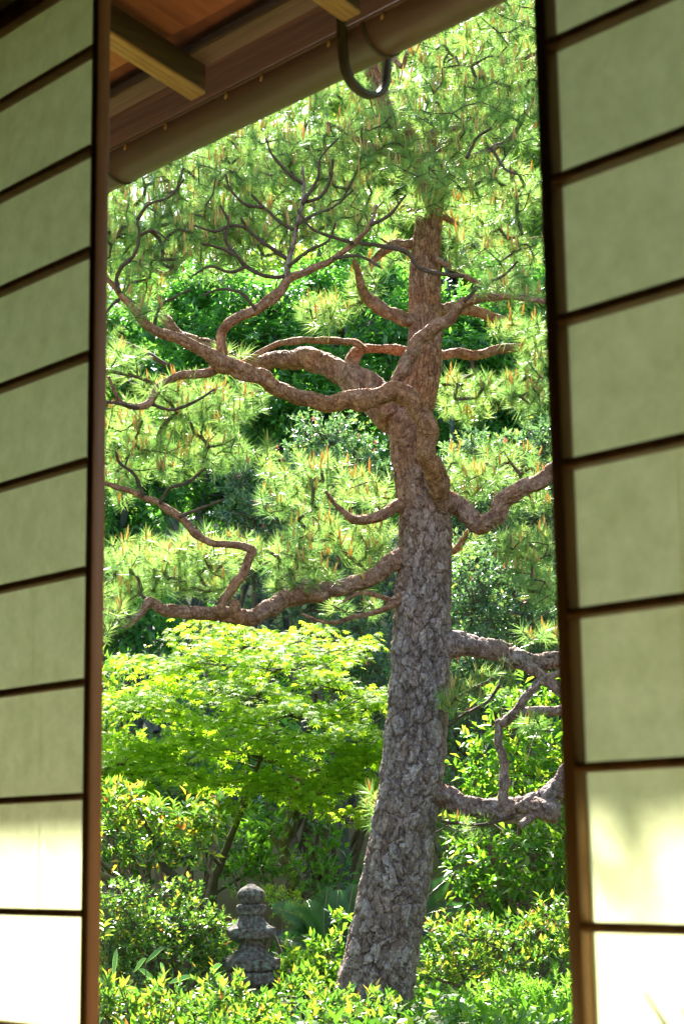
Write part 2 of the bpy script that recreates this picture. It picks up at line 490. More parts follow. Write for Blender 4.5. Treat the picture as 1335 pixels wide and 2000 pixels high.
gr = link('ground', raw_mesh('ground', gv, gf, M_ground, smooth=True)); gr['kind'] = 'structure'

# ================================================================== HOUSE
FL = -0.44                                  # tatami level below the eye
hstruct('floor', box_mesh('floor', -5.2, 2.4, -4.2, 0.06, FL - .10, FL, M_tatami))
hstruct('ceiling', box_mesh('ceiling', -5.2, 2.4, -4.2, -0.03, 1.95, 1.98, M_plaster))
hstruct('wall_back', box_mesh('wall_back', -5.2, 2.4, -4.3, -4.203, FL, 1.95, M_plaster))
hstruct('wall_left', box_mesh('wall_left', -5.3, -5.203, -4.3, 0.04, FL, 1.95, M_plaster))
hstruct('wall_right', box_mesh('wall_right', 2.403, 2.5, -4.3, 0.04, FL, 1.95, M_plaster))
hstruct('wall_front_left', box_mesh('wall_front_left', -5.2, -3.135, -.04, .04, FL, 1.468, M_plaster))
hstruct('wall_front_right', box_mesh('wall_front_right', -.393, 2.4, -.04, .04, FL, 1.468, M_plaster))
hstruct('lintel', box_mesh('lintel', -5.2, 2.4, -.055, .05, 1.470, 1.54, M_wood_dark))
hstruct('wall_upper', box_mesh('wall_upper', -5.2, 2.4, -.028, .035, 1.543, 2.10, M_plaster))
hstruct('sill', box_mesh('sill', -3.13, -.397, -.035, .045, FL + .003, FL + .022, M_wood_dark))
# veranda boards
dk = hstruct('veranda', box_mesh('veranda', -5.2, 2.4, .063, .80, FL - .16, FL - .045, M_deck))
db = box_mesh('veranda_board', -.047, .047, .063, .82, FL - .043, FL - .020, M_deck, .003)
for k in range(79):
    o = link('veranda_board', db, dk, (-5.15 + k * .0965, 0, 0))
hstruct('foundation', box_mesh('foundation', -5.2, 2.4, -4.2, .05, -E - .1, FL - .11, M_plaster))

# roof
ZR0 = 1.817; RS = 0.245; LE = 0.95
def zr(L): return ZR0 + RS * (LE - L)      # rafter underside
RH = .070
slope = math.atan(RS)
me = box_mesh('roof', -5.6, 2.8, -5.2, 1.08, 0, .09, M_roof)
v = np.zeros(len(me.vertices) * 3); me.vertices.foreach_get('co', v); v = v.reshape(-1, 3)
v[:, 2] += zr(v[:, 1]) + RH + .085
me.vertices.foreach_set('co', v.ravel().astype(np.float32)); me.update()
rf = tag(hstruct('roof', me), 'dark tiled roof over the veranda', 'roof') and None

def hslope_box(name, x0, x1, l0, l1, zoff, h, m, bev=.002):
    """box following the roof slope: underside at rafter underside + zoff"""
    me = box_mesh(name, x0, x1, l0, l1, 0, h, m, bev)
    v = np.zeros(len(me.vertices) * 3); me.vertices.foreach_get('co', v); v = v.reshape(-1, 3)
    v[:, 2] += zr(v[:, 1]) + zoff
    me.vertices.foreach_set('co', v.ravel().astype(np.float32)); me.update()
    return me
eave = hthing('eave', 'brown timber eave of boards under the roof edge above the veranda', 'eave', 0, 0, 0)
L12, _ = hsolve_z(400, 130, zr(0) + RH, -RS)
L2g, _ = hsolve_z(450, 62, zr(0) + RH, -RS)
Lgap = L2g - .045
b = link('eave_board', hslope_box('eave_board', -5.5, 2.7, L12 + .0015, 1.075, RH + .002, .022, M_eave_a), eave)
b['label'] = 'reddish brown outer eave board'
b = link('eave_board', hslope_box('eave_board', -5.5, 2.7, L2g, L12 - .0015, RH - .004, .028, M_eave_b), eave)
b['label'] = 'grey brown inner eave board'
link('backing_board', hslope_box('backing_board', -5.5, 2.7, -.0, 1.06, RH + .050, .02, M_sheath[2]), eave)
for k in range(42):
    x0 = -5.4 + k * .19
    o = link('sheathing_board', hslope_box('sheathing_board', x0, x0 + .186, .04, Lgap, RH + .022 + .004 * (k % 2), .02, M_sheath[(k * 7 + k // 3) % 4]), eave)
for k in range(-3, 12):
    xr_ = -3.1965 + .55 * k * 1.0
    if xr_ > 2.6 or xr_ < -5.4: continue
    tagm = hslope_box('rafter', xr_ - .0285, xr_ + .0285, .045, LE, 0, RH, M_beam, .003)
    r_ = hthing('rafter', 'yellow brown square rafter running out under the eave boards', 'rafter', 0, 0, 0, 'rafters under the eave')
    if k == 0: r_['label'] = 'yellow brown rafter ending above the gutter beside the left screen edge'
    if k == 1: r_['label'] = 'yellow brown rafter ending right above the iron gutter hook'
    r_.location = HW(xr_, LE, zr(LE))
    o = link('beam', tagm, r_); v = np.zeros(len(tagm.vertices) * 3); tagm.vertices.foreach_get('co', v); v = v.reshape(-1, 3)
    v -= np.array([xr_, LE, zr(LE)]); tagm.vertices.foreach_set('co', v.ravel().astype(np.float32)); tagm.update()
    # pale strips along the rafter's underside, bounce light from below put into their colour
    for xa, xb in ((-.0275, -.0105), (-.0085, .0075), (.0095, .0275)):
        bt = raw_mesh('lit_strip', np.array([[x, y, -y * RS + z] for z in (-.007, .0015) for x, y in ((xa, -.87), (xb, -.87), (xb, -.003), (xa, -.003))]), BOXF, M_rafter)
        link('lit_strip', bt, r_)

# gutter
GX0, GX1 = -5.4, 2.6
GL, GZ, GR = 1.022, 1.800, .062
gut = hthing('gutter', 'brown half round metal rain gutter along the eave', 'gutter', 0, 0, 0)
th = np.linspace(pi, 2 * pi, 25)
prof = [(GL + GR * cos(a), GZ + GR * sin(a)) for a in th]
prof_in = [(GL + (GR - .0025) * cos(a), GZ + (GR - .0025) * sin(a)) for a in th[::-1]]
ring = np.array(prof + prof_in)
nr_ = len(ring)
def extr(ring, x0, x1):
    n_ = len(ring)
    v = np.vstack([np.column_stack([np.full(n_, x0), ring]), np.column_stack([np.full(n_, x1), ring])])
    j = np.arange(n_)
    return v, [np.stack([j, (j + 1) % n_, (j + 1) % n_ + n_, j + n_], 1), np.arange(n_)[None, ::-1], np.arange(n_, 2 * n_)[None]]
v, f = extr(ring, GX0, GX1)
link('trough', raw_mesh('trough', v, f, M_gutter, smooth=False), gut)
for L_ in (GL - GR, GL + GR):           # rolled rims
    aa = np.arange(10) * 2 * pi / 10
    v, f = extr(np.array([(L_ + .0055 * cos(a), GZ + .0055 * sin(a)) for a in aa]), GX0, GX1)
    link('rim', raw_mesh('rim', v, f, M_gutter, smooth=True), gut)
def band(x0, x1, r):
    o_ = [(GL + r * cos(a), GZ + r * sin(a)) for a in th]; i_ = [(GL + (GR + .0005) * cos(a), GZ + (GR + .0005) * sin(a)) for a in th[::-1]]
    return extr(np.array(o_ + i_), x0, x1)
v, f = band(-2.628, -2.620, GR + .004)
link('joint_band', raw_mesh('joint_band', v, f, M_iron), gut)
v, f = band(-3.625, -3.617, GR + .004)
link('joint_collar', raw_mesh('joint_collar', v, f, M_iron), gut)
cap = np.array([(GL + (GR + .003) * cos(a), GZ + (GR + .003) * sin(a)) for a in th])
v, f = extr(cap, GX0 - .006, GX0 - .003)
link('end_cap', raw_mesh('end_cap', v, f, M_gutter), gut)
# small drips of solder along the rim
for k in range(9):
    xx = -3.5 + k * .19 + random.uniform(-.05, .05)
    v, f = tube([(xx, GL - GR, GZ - .004), (xx + .002, GL - GR - .002, GZ - .014), (xx, GL - GR - .003, GZ - .022)], [.003, .004, .0015], .006, 6)
    link('drip', raw_mesh('drip', v, f, M_rafter, smooth=True), gut)
# hanger hooks, one at the joint
def hook(X):
    h = hthing('gutter_hook', 'black iron U shaped hanger looping below the gutter', 'hook', X, .99, 1.66, 'gutter hangers')
    pts = np.array([(0, .950, 1.835), (0, .950, 1.79), (0, .953, 1.745), (0, .960, 1.705), (0, .982, 1.676), (0, 1.020, 1.664), (0, 1.056, 1.674), (0, 1.078, 1.70), (0, 1.087, 1.745), (0, 1.090, 1.80), (0, 1.090, 1.812)]) - np.array([0, .99, 1.66])
    p, r = catmull(pts, .01, np.ones(len(pts)))
    t, n1, n2 = frames(p)
    nx = np.tile([1., 0, 0], (len(p), 1)); nb = np.cross(t, nx)
    hw, ht = .0105, .006
    ring = [(hw, ht), (-hw, ht), (-hw, -ht), (hw, -ht)]
    v = np.stack([p + nx * a + nb * b for a, b in ring], 1).reshape(-1, 3)
    f = grid_faces(len(p), 4)
    m_ = len(p)
    link('strap', raw_mesh('strap', v, [f, np.array([[0, 1, 2, 3], [4 * m_ - 1, 4 * m_ - 2, 4 * m_ - 3, 4 * m_ - 4]])], M_iron), h)
    v, f = tube([(-.014, -.04, .165), (.014, -.04, .165)], [.005, .005], .02, 8)
    link('rivet', raw_mesh('rivet', v, f, M_iron), h)
hook(-2.682)

# ------------------------------------------------------------------ shoji panels
RZ = [-.084 + .1722 * k for k in range(-1, 9)]      # rail centres
def shoji(name, label, x0, x1, seams):
    t = hthing(name, label, 'sliding screen', x0, 0, FL + .0225)
    z0 = FL + .0225
    Wd = x1 - x0; top = 1.4675 - z0
    sw = .0185
    st = box_mesh('stile', 0, sw, -.012, .012, 0, top, M_wood_dark, .0015)
    link('stile', st, t, (0, 0, 0)); link('stile', st, t, (Wd - sw, 0, 0))
    rm = box_mesh('rail', sw, Wd - sw, -.014, .0075, -.0053, .0053, M_wood_dark, .001)
    for z in RZ: link('rail', rm, t, (0, 0, z - z0))
    link('top_rail', box_mesh('top_rail', sw, Wd - sw, -.012, .0105, 1.431 - z0, top, M_wood_dark, .0015), t)
    link('bottom_rail', box_mesh('bottom_rail', sw, Wd - sw, -.012, .0105, 0, .05, M_wood_dark, .0015), t)
    link('base_board', box_mesh('base_board', sw, Wd - sw, -.004, .004, .0505, RZ[0] - .0045 - z0, M_wood_dark), t)
    zs = RZ + [1.431 + .004]
    for i in range(len(zs) - 1):
        a, b_ = zs[i] + .001 - z0, zs[i + 1] - .001 - z0
        nx_ = 12
        xs = np.linspace(sw, Wd - sw, nx_)
        v = np.array([[x, .0080 + .0006 * sin(x * 23 + i), z] for z in (a, b_) for x in xs])
        j = np.arange(nx_ - 1)
        pane = link('paper_pane', raw_mesh('paper_pane', v, np.stack([j, j + 1, j + 1 + nx_, j + nx_], 1), M_paper, smooth=True), t)
        for (row, X) in seams:
            if row == i:
                c = X - x0
                v = np.array([[c - .003, .0092, a], [c + .003, .0092, a], [c + .003, .0092, b_], [c - .003, .0092, b_]])
                link('paper_seam', raw_mesh('paper_seam', v, np.array([[0, 1, 2, 3]]), M_seam), pane)
    return t
def Xat(px, py):
    r = ray(px, py); n3 = np.array([nh[0], nh[1], 0]); p = r * (DPL / (r @ n3)); return -(p @ np.array([dh[0], dh[1], 0]))
XL = -2.225; XRr = -1.303
shoji('shoji_panel', 'paper screen with rafter ends and gutter end beside its free edge', XL - .9, XL,
      [(7, Xat(92, 440)), (6, Xat(86, 640)), (5, Xat(40, 830)), (9, Xat(3, 130)), (8, Xat(3, 300)), (2, Xat(76, 1240)), (1, Xat(70, 1440)), (4, Xat(30, 1000)), (3, Xat(60, 1060))])
shoji('shoji_panel', 'paper screen with leaf and hook shadows on its sunlit lower panes', XRr, XRr + .9,
      [(7, Xat(1268, 150)), (3, Xat(1320, 1020)), (2, Xat(1330, 1320)), (5, Xat(1420, 500))])

# potted plant on the veranda whose leaves shade the right screen
def back_to(px, py, dist):
    r = ray(px, py); n3 = np.array([nh[0], nh[1], 0]); p = r * ((DPL + .008) / (r @ n3)); p[2] += E
    return p + SUNV * dist
base_w = HW(Xat(1290, 1990) + .02, .20, FL - .02)
pl = thing('potted_plant', 'potted plant with long pointed leaves, seen as a shadow on the paper', 'potted plant', base_w)
pv = [(.055, 0), (.075, .05), (.085, .10), (.09, .105), (.09, .115), (.078, .115), (.07, .09), (0, .09)]
aa = np.arange(20) * 2 * pi / 20
v = np.array([[r * cos(a), r * sin(a), z] for r, z in pv for a in aa]) + base_w
part('pot', v, [grid_faces(len(pv), 20), np.arange(20)[None, ::-1]], M_pot, pl, smooth=True)
for k, (px, py, ds) in enumerate([(1256, 1936, .24), (1325, 1965, .26), (1370, 1950, .22), (1420, 1990, .3), (1300, 2020, .25), (1230, 2040, .2)]):
    tip = back_to(px, py, ds)
    b0 = base_w + np.array([.02 * sin(k * 2.1), .02 * cos(k * 2.1), .085])
    mid = (b0 + tip) / 2 + (tip - b0)[2] * np.array([0, 0, .12]) + np.array([(b0 - tip)[0] * .15, (b0 - tip)[1] * .15, 0])
    p, r = catmull([b0, (b0 * .5 + mid * .5), mid, tip], .02, [.004, .008, .022, .001])
    ax = norm(np.cross(p[-1] - p[0], np.array([nh[0], nh[1], 0])))
    v = np.stack([p - ax * r[:, None], p + np.array([nh[0], nh[1], 0]) * (-.15) * r[:, None], p + ax * r[:, None]], 1).reshape(-1, 3)
    i = np.arange(len(p) - 1)[:, None] * 3
    f = np.vstack([np.hstack([i, i + 1, i + 4, i + 3]), np.hstack([i + 1, i + 2, i + 5, i + 4])])
    part('leaf', v, f, M_cycad, pl, {'tint': np.full(len(v), .6)}, True)

# ================================================================== THE PINE
def hsh(i, j, s):
    q = np.sin(i * 127.1 + j * 311.7 + s * 74.7) * 43758.5453
    return q - np.floor(q)
def bark_field(a, s, ncol, ch, seed):
    """voronoi bark plates: a in 0..1 round the stem, s metres along it"""
    x = a * ncol; y = s / ch
    f1 = np.full(x.shape, 9.); f2 = np.full(x.shape, 9.); idn = np.zeros(x.shape); ldy = np.zeros(x.shape)
    xi = np.floor(x); yi = np.floor(y)
    for dj in (-1, 0, 1):
        for di in (-1, 0, 1):
            ci = xi + di; cj = yi + dj; cw = np.mod(ci, ncol)
            cx = ci + .5 + .8 * (hsh(cw, cj, seed) - .5) + 0.25 * (np.mod(cj, 2) - .5)
            cy = cj + .5 + .9 * (hsh(cw, cj, seed + 1) - .5)
            dx = x - cx; dy = y - cy
            d = np.sqrt(dx * dx + dy * dy)
            closer = d < f1
            f2 = np.where(closer, f1, np.minimum(f2, d))
            idn = np.where(closer, hsh(cw, cj, seed + 2), idn)
            ldy = np.where(closer, dy, ldy)
            f1 = np.where(closer, d, f1)
    return f2 - f1, idn, ldy
def wob(a, s, seed, fr):
    g = np.random.default_rng(seed); o = 0
    for k in range(6):
        m = g.integers(1, 6); q = g.uniform(.5, 2) * fr; ph = g.uniform(0, 6.3, 2)
        o = o + np.sin(2 * pi * a * m + ph[0] + s * q * .6) * np.sin(s * q + ph[1]) / 2.5
    return o
def bark_stem(path, nc, step, cw, ch, amp, red, seed, lump=.05):
    """path rows: px, py, width px, Y;  red: function of height -> 0..1"""
    path = np.array(path, float)
    pts = np.array([P(q[0], q[1], q[3]) for q in path])
    rad = np.array([q[2] * .5 * q[3] / F for q in path]) * (.93 if nc > 100 else .90)
    p, r = catmull(pts, step, rad)
    if nc < 100:      # small kinks along the limbs
        g_ = np.random.default_rng(seed + 77); sl = np.arange(len(p)) * step
        env = np.minimum(1, np.minimum(sl, sl[::-1]) / .15)
        for ax_ in range(3):
            kk_ = sum(np.sin(sl * g_.uniform(14, 46) + g_.uniform(0, 6)) * g_.uniform(.3, 1) for _ in range(5))
            p[:, ax_] += kk_ * env * np.minimum(r, .05) * .11
        kn = np.zeros(len(p))
        for _ in range(max(1, int(sl[-1] / .28))):
            kn += g_.uniform(.05, .22) * np.exp(-((sl - g_.uniform(0, sl[-1])) / (.012 + 1.1 * r.mean())) ** 2)
        r = r * (1 + kn)
    t, n1, n2 = frames(p)
    s = np.concatenate([[0], np.cumsum(np.linalg.norm(np.diff(p, axis=0), axis=1))])
    A = (np.arange(nc) / nc)[None, :] * np.ones((len(p), 1)); S = s[:, None] * np.ones((1, nc))
    ncol = max(4, round(2 * pi * np.mean(r) / cw))
    wa = A + .012 * wob(A, S, seed + 9, 14) + .011 * wob(A * 5, S, seed + 11, 34); ws = S + .25 * ch * wob(A, S, seed + 10, 16) + .12 * ch * wob(A * 4, S, seed + 12, 60)
    e1, idn, ldy = bark_field(wa, ws, ncol, ch, seed)
    hgt = np.clip(e1 / (.13 + .10 * wob(A * 2, S, seed + 31, 22)).clip(.03, .4), 0, 1) ** .8
    e2, id2, ld2 = bark_field(wa + .37 + .01 * wob(A, S, seed + 30, 60), ws * 1.0 + 5, ncol * 2, ch * .42, seed + 20)
    h2 = np.clip(e2 / (.09 + .07 * wob(A * 3, S, seed + 32, 40)).clip(.02, .4), 0, 1) ** .6
    zf = red(p[:, 2])[:, None] * np.ones((1, nc))
    am = amp * (1 - .55 * zf)
    disp = am * (hgt * (.62 + .40 * idn) - .10 * ldy * hgt + h2 * hgt * (.10 + .28 * id2 - .10 * ld2)) - am * .6
    R = r[:, None] * (1 + lump * wob(A, S, seed + 3, 9)) + disp * np.clip(r[:, None] / .05, .3, 1)
    R = np.maximum(R, .001)
    an = 2 * pi * A
    v = p[:, None] + R[..., None] * (np.cos(an)[..., None] * n1[:, None] + np.sin(an)[..., None] * n2[:, None])
    v = v.reshape(-1, 3)
    nr = len(p)
    v = np.vstack([v, p[:1], p[-1:]])
    j = np.arange(nc)
    f = [grid_faces(nr, nc), np.vstack([np.stack([np.full(nc, nr * nc), (j + 1) % nc, j], 1),
         np.stack([np.full(nc, nr * nc + 1), (nr - 1) * nc + j, (nr - 1) * nc + (j + 1) % nc], 1)])]
    tint = np.concatenate([(.45 * idn + .55 * id2).ravel(), [.5, .5]])
    rd = np.concatenate([zf.ravel(), [zf[0, 0], zf[-1, 0]]])
    return v, f, {'tint': tint, 'red': rd}, p, r

T0 = 10.5
pine_base = P(722, 2040, T0); pine_base[2] = 0
pine = thing('pine_tree', 'leaning red pine with scaly trunk, twisting bare limbs and needle pads', 'tree', pine_base)
red_tr = lambda z: np.clip((z - 2.05) / 1.5, 0, 1) * .8
trunk = [(716, 2060, 178, T0), (728, 1950, 152, T0), (757, 1800, 137, T0), (775, 1700, 128, T0), (790, 1600, 124, T0), (806, 1500, 122, T0), (815, 1400, 118, T0),
         (820, 1300, 117, T0), (824, 1200, 114, T0), (829, 1100, 110, T0), (828, 1000, 104, T0), (810, 910, 92, T0 + .02), (802, 830, 82, T0 + .05), (822, 755, 70, T0 + .05), (829, 690, 70, T0 + .04),
         (829, 600, 67, T0 + .08), (830, 520, 61, T0 + .1), (836, 450, 55, T0 + .12), (842, 385, 50, T0 + .15), (828, 315, 50, T0 + .18), (795, 268, 44, T0 + .2), (755, 210, 36, T0 + .25), (728, 140, 31, T0 + .3),
         (712, 50, 27, T0 + .3), (700, -80, 20, T0 + .3), (700, -240, 12, T0 + .3)]
v, f, at, tp, tr_ = bark_stem(trunk, 205, .0066, .031, .105, .027, red_tr, 3, .03)
part('trunk', v, f, M_bark, pine, at, True)

red_hi = lambda z: np.full_like(z, .8)
red_lo = lambda z: np.full_like(z, .18)
red_mid = lambda z: np.full_like(z, .58)
BR = []     # (path, redfn)
def br(rows, ya, yb, redf=red_hi):
    n_ = len(rows)
    BR.append(([(q[0], q[1], q[2], ya + (yb - ya) * k / (n_ - 1)) for k, q in enumerate(rows)], redf))
# B1 thick rough limb on the left
br([(812, 872, 80), (775, 815, 74), (740, 778, 64), (700, 748, 56), (665, 726, 50), (620, 708, 44), (565, 699, 38), (505, 712, 30), (465, 705, 24), (425, 685, 22), (385, 666, 22), (350, 655, 22), (328, 632, 20), (316, 612, 14)], T0, T0 + .55, red_mid)
# B2 front limb
br([(862, 992, 40), (853, 935, 43), (833, 885, 40), (834, 835, 39), (810, 792, 39), (772, 766, 38), (722, 777, 36), (650, 786, 34), (592, 778, 32), (545, 760, 31), (510, 737, 31), (470, 722, 31), (437, 712, 33), (402, 688, 25), (350, 663, 22), (302, 645, 19), (270, 616, 16), (240, 580, 12), (212, 548, 9), (180, 515, 6)], T0 - .22, 9.55, lambda z: np.clip((z - 2.80) / .4, 0, 1) * .95)
for k_, y_ in enumerate((10.44, 10.26, 10.14, 10.08, 10.05, 10.03, 10.02, 10.0)): BR[-1][0][k_] = BR[-1][0][k_][:3] + (y_,)
br([(775, 768, 26), (776, 742, 26), (798, 705, 27), (808, 672, 27), (848, 642, 26), (885, 615, 24), (906, 590, 22), (950, 581, 18), (1000, 580, 14), (1060, 588, 11), (1130, 600, 8)], 10.1, 9.75)
br([(437, 716, 24), (433, 682, 20), (432, 652, 20), (452, 627, 20), (500, 605, 20), (540, 575, 20), (565, 545, 18), (605, 528, 14), (650, 505, 12), (692, 474, 10), (722, 440, 8), (735, 400, 5)], 9.92, 9.7)
br([(560, 548, 13), (563, 518, 11), (571, 478, 10), (580, 440, 9), (590, 398, 7), (594, 360, 5), (590, 325, 4)], 9.8, 9.7, red_lo)
br([(563, 540, 9), (520, 540, 8), (480, 520, 8), (462, 500, 6), (430, 485, 5), (395, 475, 4)], 9.8, 9.6, red_lo)
br([(560, 506, 8), (535, 488, 7), (508, 470, 6), (482, 445, 5), (470, 425, 4)], 9.78, 9.6, red_lo)
br([(573, 450, 7), (545, 432, 6), (515, 405, 5), (490, 380, 4)], 9.75, 9.7, red_lo)
br([(592, 395, 6), (625, 385, 5), (645, 350, 4), (650, 310, 3)], 9.75, 9.6, red_lo)
br([(234, 572, 8), (228, 545, 7), (240, 520, 7), (262, 498, 6), (272, 460, 5), (268, 430, 4)], 9.6, 9.5, red_lo)
br([(437, 712, 22), (402, 729, 18), (350, 735, 16), (312, 754, 16), (292, 788, 16), (266, 796, 13), (238, 786, 9), (222, 760, 7), (212, 735, 5)], 9.9, 9.5)
br([(270, 797, 8), (240, 790, 7), (205, 785, 6), (170, 790, 5)], 9.6, 9.4)
br([(330, 715, 9), (285, 690, 9), (245, 670, 8), (205, 660, 6), (175, 655, 5)], 10.3, 10.4)
# B3
br([(690, 735, 28), (686, 705, 28), (700, 684, 24), (730, 681, 18), (790, 685, 19), (840, 690, 20), (880, 692, 20), (940, 691, 20), (1000, 678, 18), (1060, 690, 13), (1120, 690, 9)], T0 + .15, T0 + .45)
br([(712, 682, 14), (685, 668, 14), (620, 665, 14), (550, 669, 13), (500, 694, 12), (462, 714, 11)], T0 + .1, T0 - .3)
br([(850, 640, 28), (800, 626, 27), (757, 611, 25), (720, 585, 24), (706, 562, 20), (700, 535, 14), (690, 505, 9)], T0 + .05, T0 - .3)
br([(850, 610, 24), (880, 602, 24), (915, 605, 22), (950, 615, 22), (985, 630, 17), (1020, 640, 10)], T0 + .1, T0 + .4)
br([(835, 470, 24), (800, 476, 22), (765, 482, 20), (742, 495, 17), (722, 520, 12), (705, 545, 8)], T0 + .12, T0 + .3, red_mid)
br([(850, 505, 12), (880, 522, 12), (905, 538, 12), (935, 552, 12), (975, 556, 10), (1010, 572, 8), (1040, 575, 6)], T0, T0 - .3, red_mid)
br([(700, 475, 7), (740, 480, 8), (790, 490, 8), (815, 520, 8), (850, 533, 8), (905, 540, 7)], 9.75, 9.9, red_lo)
br([(1040, 195, 4), (1000, 265, 9), (960, 290, 12), (910, 310, 12), (870, 330, 14), (835, 345, 16)][::-1], T0, T0 - .35, red_lo)
br([(815, 300, 26), (840, 280, 24), (850, 258, 18), (890, 248, 15), (915, 232, 12), (935, 235, 8), (975, 210, 5)], T0 + .15, T0 - .1, red_mid)
br([(830, 310, 18), (880, 275, 12), (900, 262, 9), (925, 240, 6)], T0 + .1, T0 - .2, red_lo)
br([(810, 290, 18), (775, 305, 14), (730, 290, 12), (680, 260, 9), (640, 240, 6)], T0 + .1, T0 - .4, red_mid)
br([(800, 270, 16), (700, 300, 12), (630, 320, 9), (560, 290, 8), (480, 310, 7), (400, 340, 5)], T0 + .2, T0 + .5, red_mid)
br([(722, 120, 18), (760, 112, 11), (785, 130, 10), (795, 105, 8), (815, 70, 6)], T0 + .3, T0 + .1, red_mid)
br([(712, 60, 16), (790, 20, 12), (900, 20, 12), (980, 15, 10), (1020, 40, 8), (1050, 60, 7), (1110, 90, 5)], T0 + .3, T0, red_lo)
br([(745, 190, 18), (830, 175, 13), (880, 180, 11), (950, 170, 9), (980, 135, 9), (1030, 110, 9), (1080, 95, 7)], T0 + .25, T0 + .3, red_lo)
br([(705, 20, 18), (640, 20, 14), (560, 60, 12), (470, 110, 9), (380, 150, 7), (280, 200, 5)], T0 + .3, T0 + .2, red_mid)
br([(840, 420, 18), (880, 430, 12), (930, 460, 9), (990, 470, 7), (1050, 465, 5)], T0 + .15, T0 + .5, red_mid)
br([(835, 400, 18), (760, 410, 13), (690, 408, 12), (640, 395, 9), (590, 400, 7), (520, 380, 5)], T0 + .2, T0 + .7, red_mid)
br([(400, 450, 7), (345, 520, 10), (320, 535, 12), (290, 520, 8), (265, 510, 6)], T0 + .5, T0 + .6, red_mid)
# right limb at y=1000
br([(855, 975, 46), (888, 988, 40), (915, 1003, 35), (938, 1028, 34), (960, 1014, 34), (985, 976, 33), (1030, 950, 31), (1072, 928, 30), (1130, 885, 27), (1200, 860, 22)], T0, T0 - .2, lambda z: np.full_like(z, .62))
# left long limb
br([(800, 1080, 46), (768, 1098, 38), (735, 1124, 33), (680, 1145, 32), (620, 1155, 33), (570, 1165, 33), (530, 1186, 34), (490, 1205, 33), (430, 1199, 27), (370, 1195, 24), (322, 1191, 22), (292, 1176, 18), (272, 1200, 14), (242, 1220, 12), (218, 1196, 9), (180, 1186, 8)], T0, 9.75, lambda z: np.full_like(z, .68))
br([(428, 1195, 20), (438, 1168, 19), (468, 1132, 19), (484, 1095, 18), (490, 1072, 18), (450, 1064, 14), (412, 1060, 14), (380, 1040, 16), (350, 1010, 15), (312, 984, 13), (280, 970, 12), (240, 955, 10), (200, 943, 8), (160, 940, 5)], 9.95, 9.7)
br([(462, 1196, 20), (458, 1180, 20), (455, 1172, 14)], 9.95, 9.93)
br([(800, 985, 34), (772, 990, 24), (742, 1008, 22), (700, 1016, 19), (680, 1008, 14), (655, 985, 8), (635, 960, 5)], T0 - .05, T0 - .4)
br([(795, 1160, 26), (768, 1178, 18), (745, 1192, 12), (700, 1203, 10), (640, 1216, 8), (590, 1200, 5)], T0 - .05, T0 - .4)
br([(772, 1176, 12), (740, 1165, 10), (705, 1157, 8), (670, 1175, 5)], T0 - .1, T0 - .2)
br([(850, 1070, 18), (885, 1075, 14), (905, 1050, 11), (915, 1035, 8)], T0 + .15, T0 + .2)
# right lower limbs
br([(850, 1262, 60), (885, 1262, 50), (925, 1262, 39), (968, 1272, 36), (1010, 1288, 34), (1060, 1292, 31), (1115, 1285, 28), (1190, 1270, 24)], T0, T0 - .1, red_lo)
br([(1000, 1292, 20), (1040, 1306, 23), (1075, 1335, 22), (1115, 1370, 20), (1160, 1420, 16)], T0 - .05, T0 - .25, red_lo)
br([(1095, 1312, 14), (1050, 1335, 15), (1022, 1368, 17), (1003, 1394, 18), (985, 1412, 18), (972, 1412, 14), (974, 1450, 14), (984, 1500, 16), (982, 1545, 17), (980, 1580, 18)], T0 - .15, T0 - .08, red_lo)
br([(998, 1396, 14), (1030, 1390, 16), (1080, 1388, 16), (1140, 1380, 15)], T0 - .12, T0 - .12, red_lo)
br([(985, 1296, 10), (955, 1330, 7), (920, 1345, 6), (880, 1372, 4)], T0 - .02, T0 - .2, red_lo)
br([(990, 1300, 9), (970, 1345, 6), (945, 1375, 5), (905, 1395, 4), (875, 1420, 3)], T0 - .02, T0 - .3, red_lo)
br([(840, 1545, 50), (868, 1556, 42), (905, 1572, 38), (955, 1581, 38), (1010, 1578, 38), (1058, 1568, 38), (1086, 1538, 34), (1112, 1508, 31), (1170, 1470, 27)], T0, T0 - .1, red_lo)
br([(1040, 1575, 34), (1070, 1584, 34), (1086, 1588, 32)], T0 - .1, T0 - .2, red_lo)
br([(1050, 1590, 14), (1030, 1600, 15), (1015, 1612, 14)], T0 - .1, T0 - .25, red_lo)
br([(1000, 1595, 8), (965, 1605, 6), (930, 1612, 5), (860, 1604, 4)], T0 - .1, T0 - .3, red_lo)
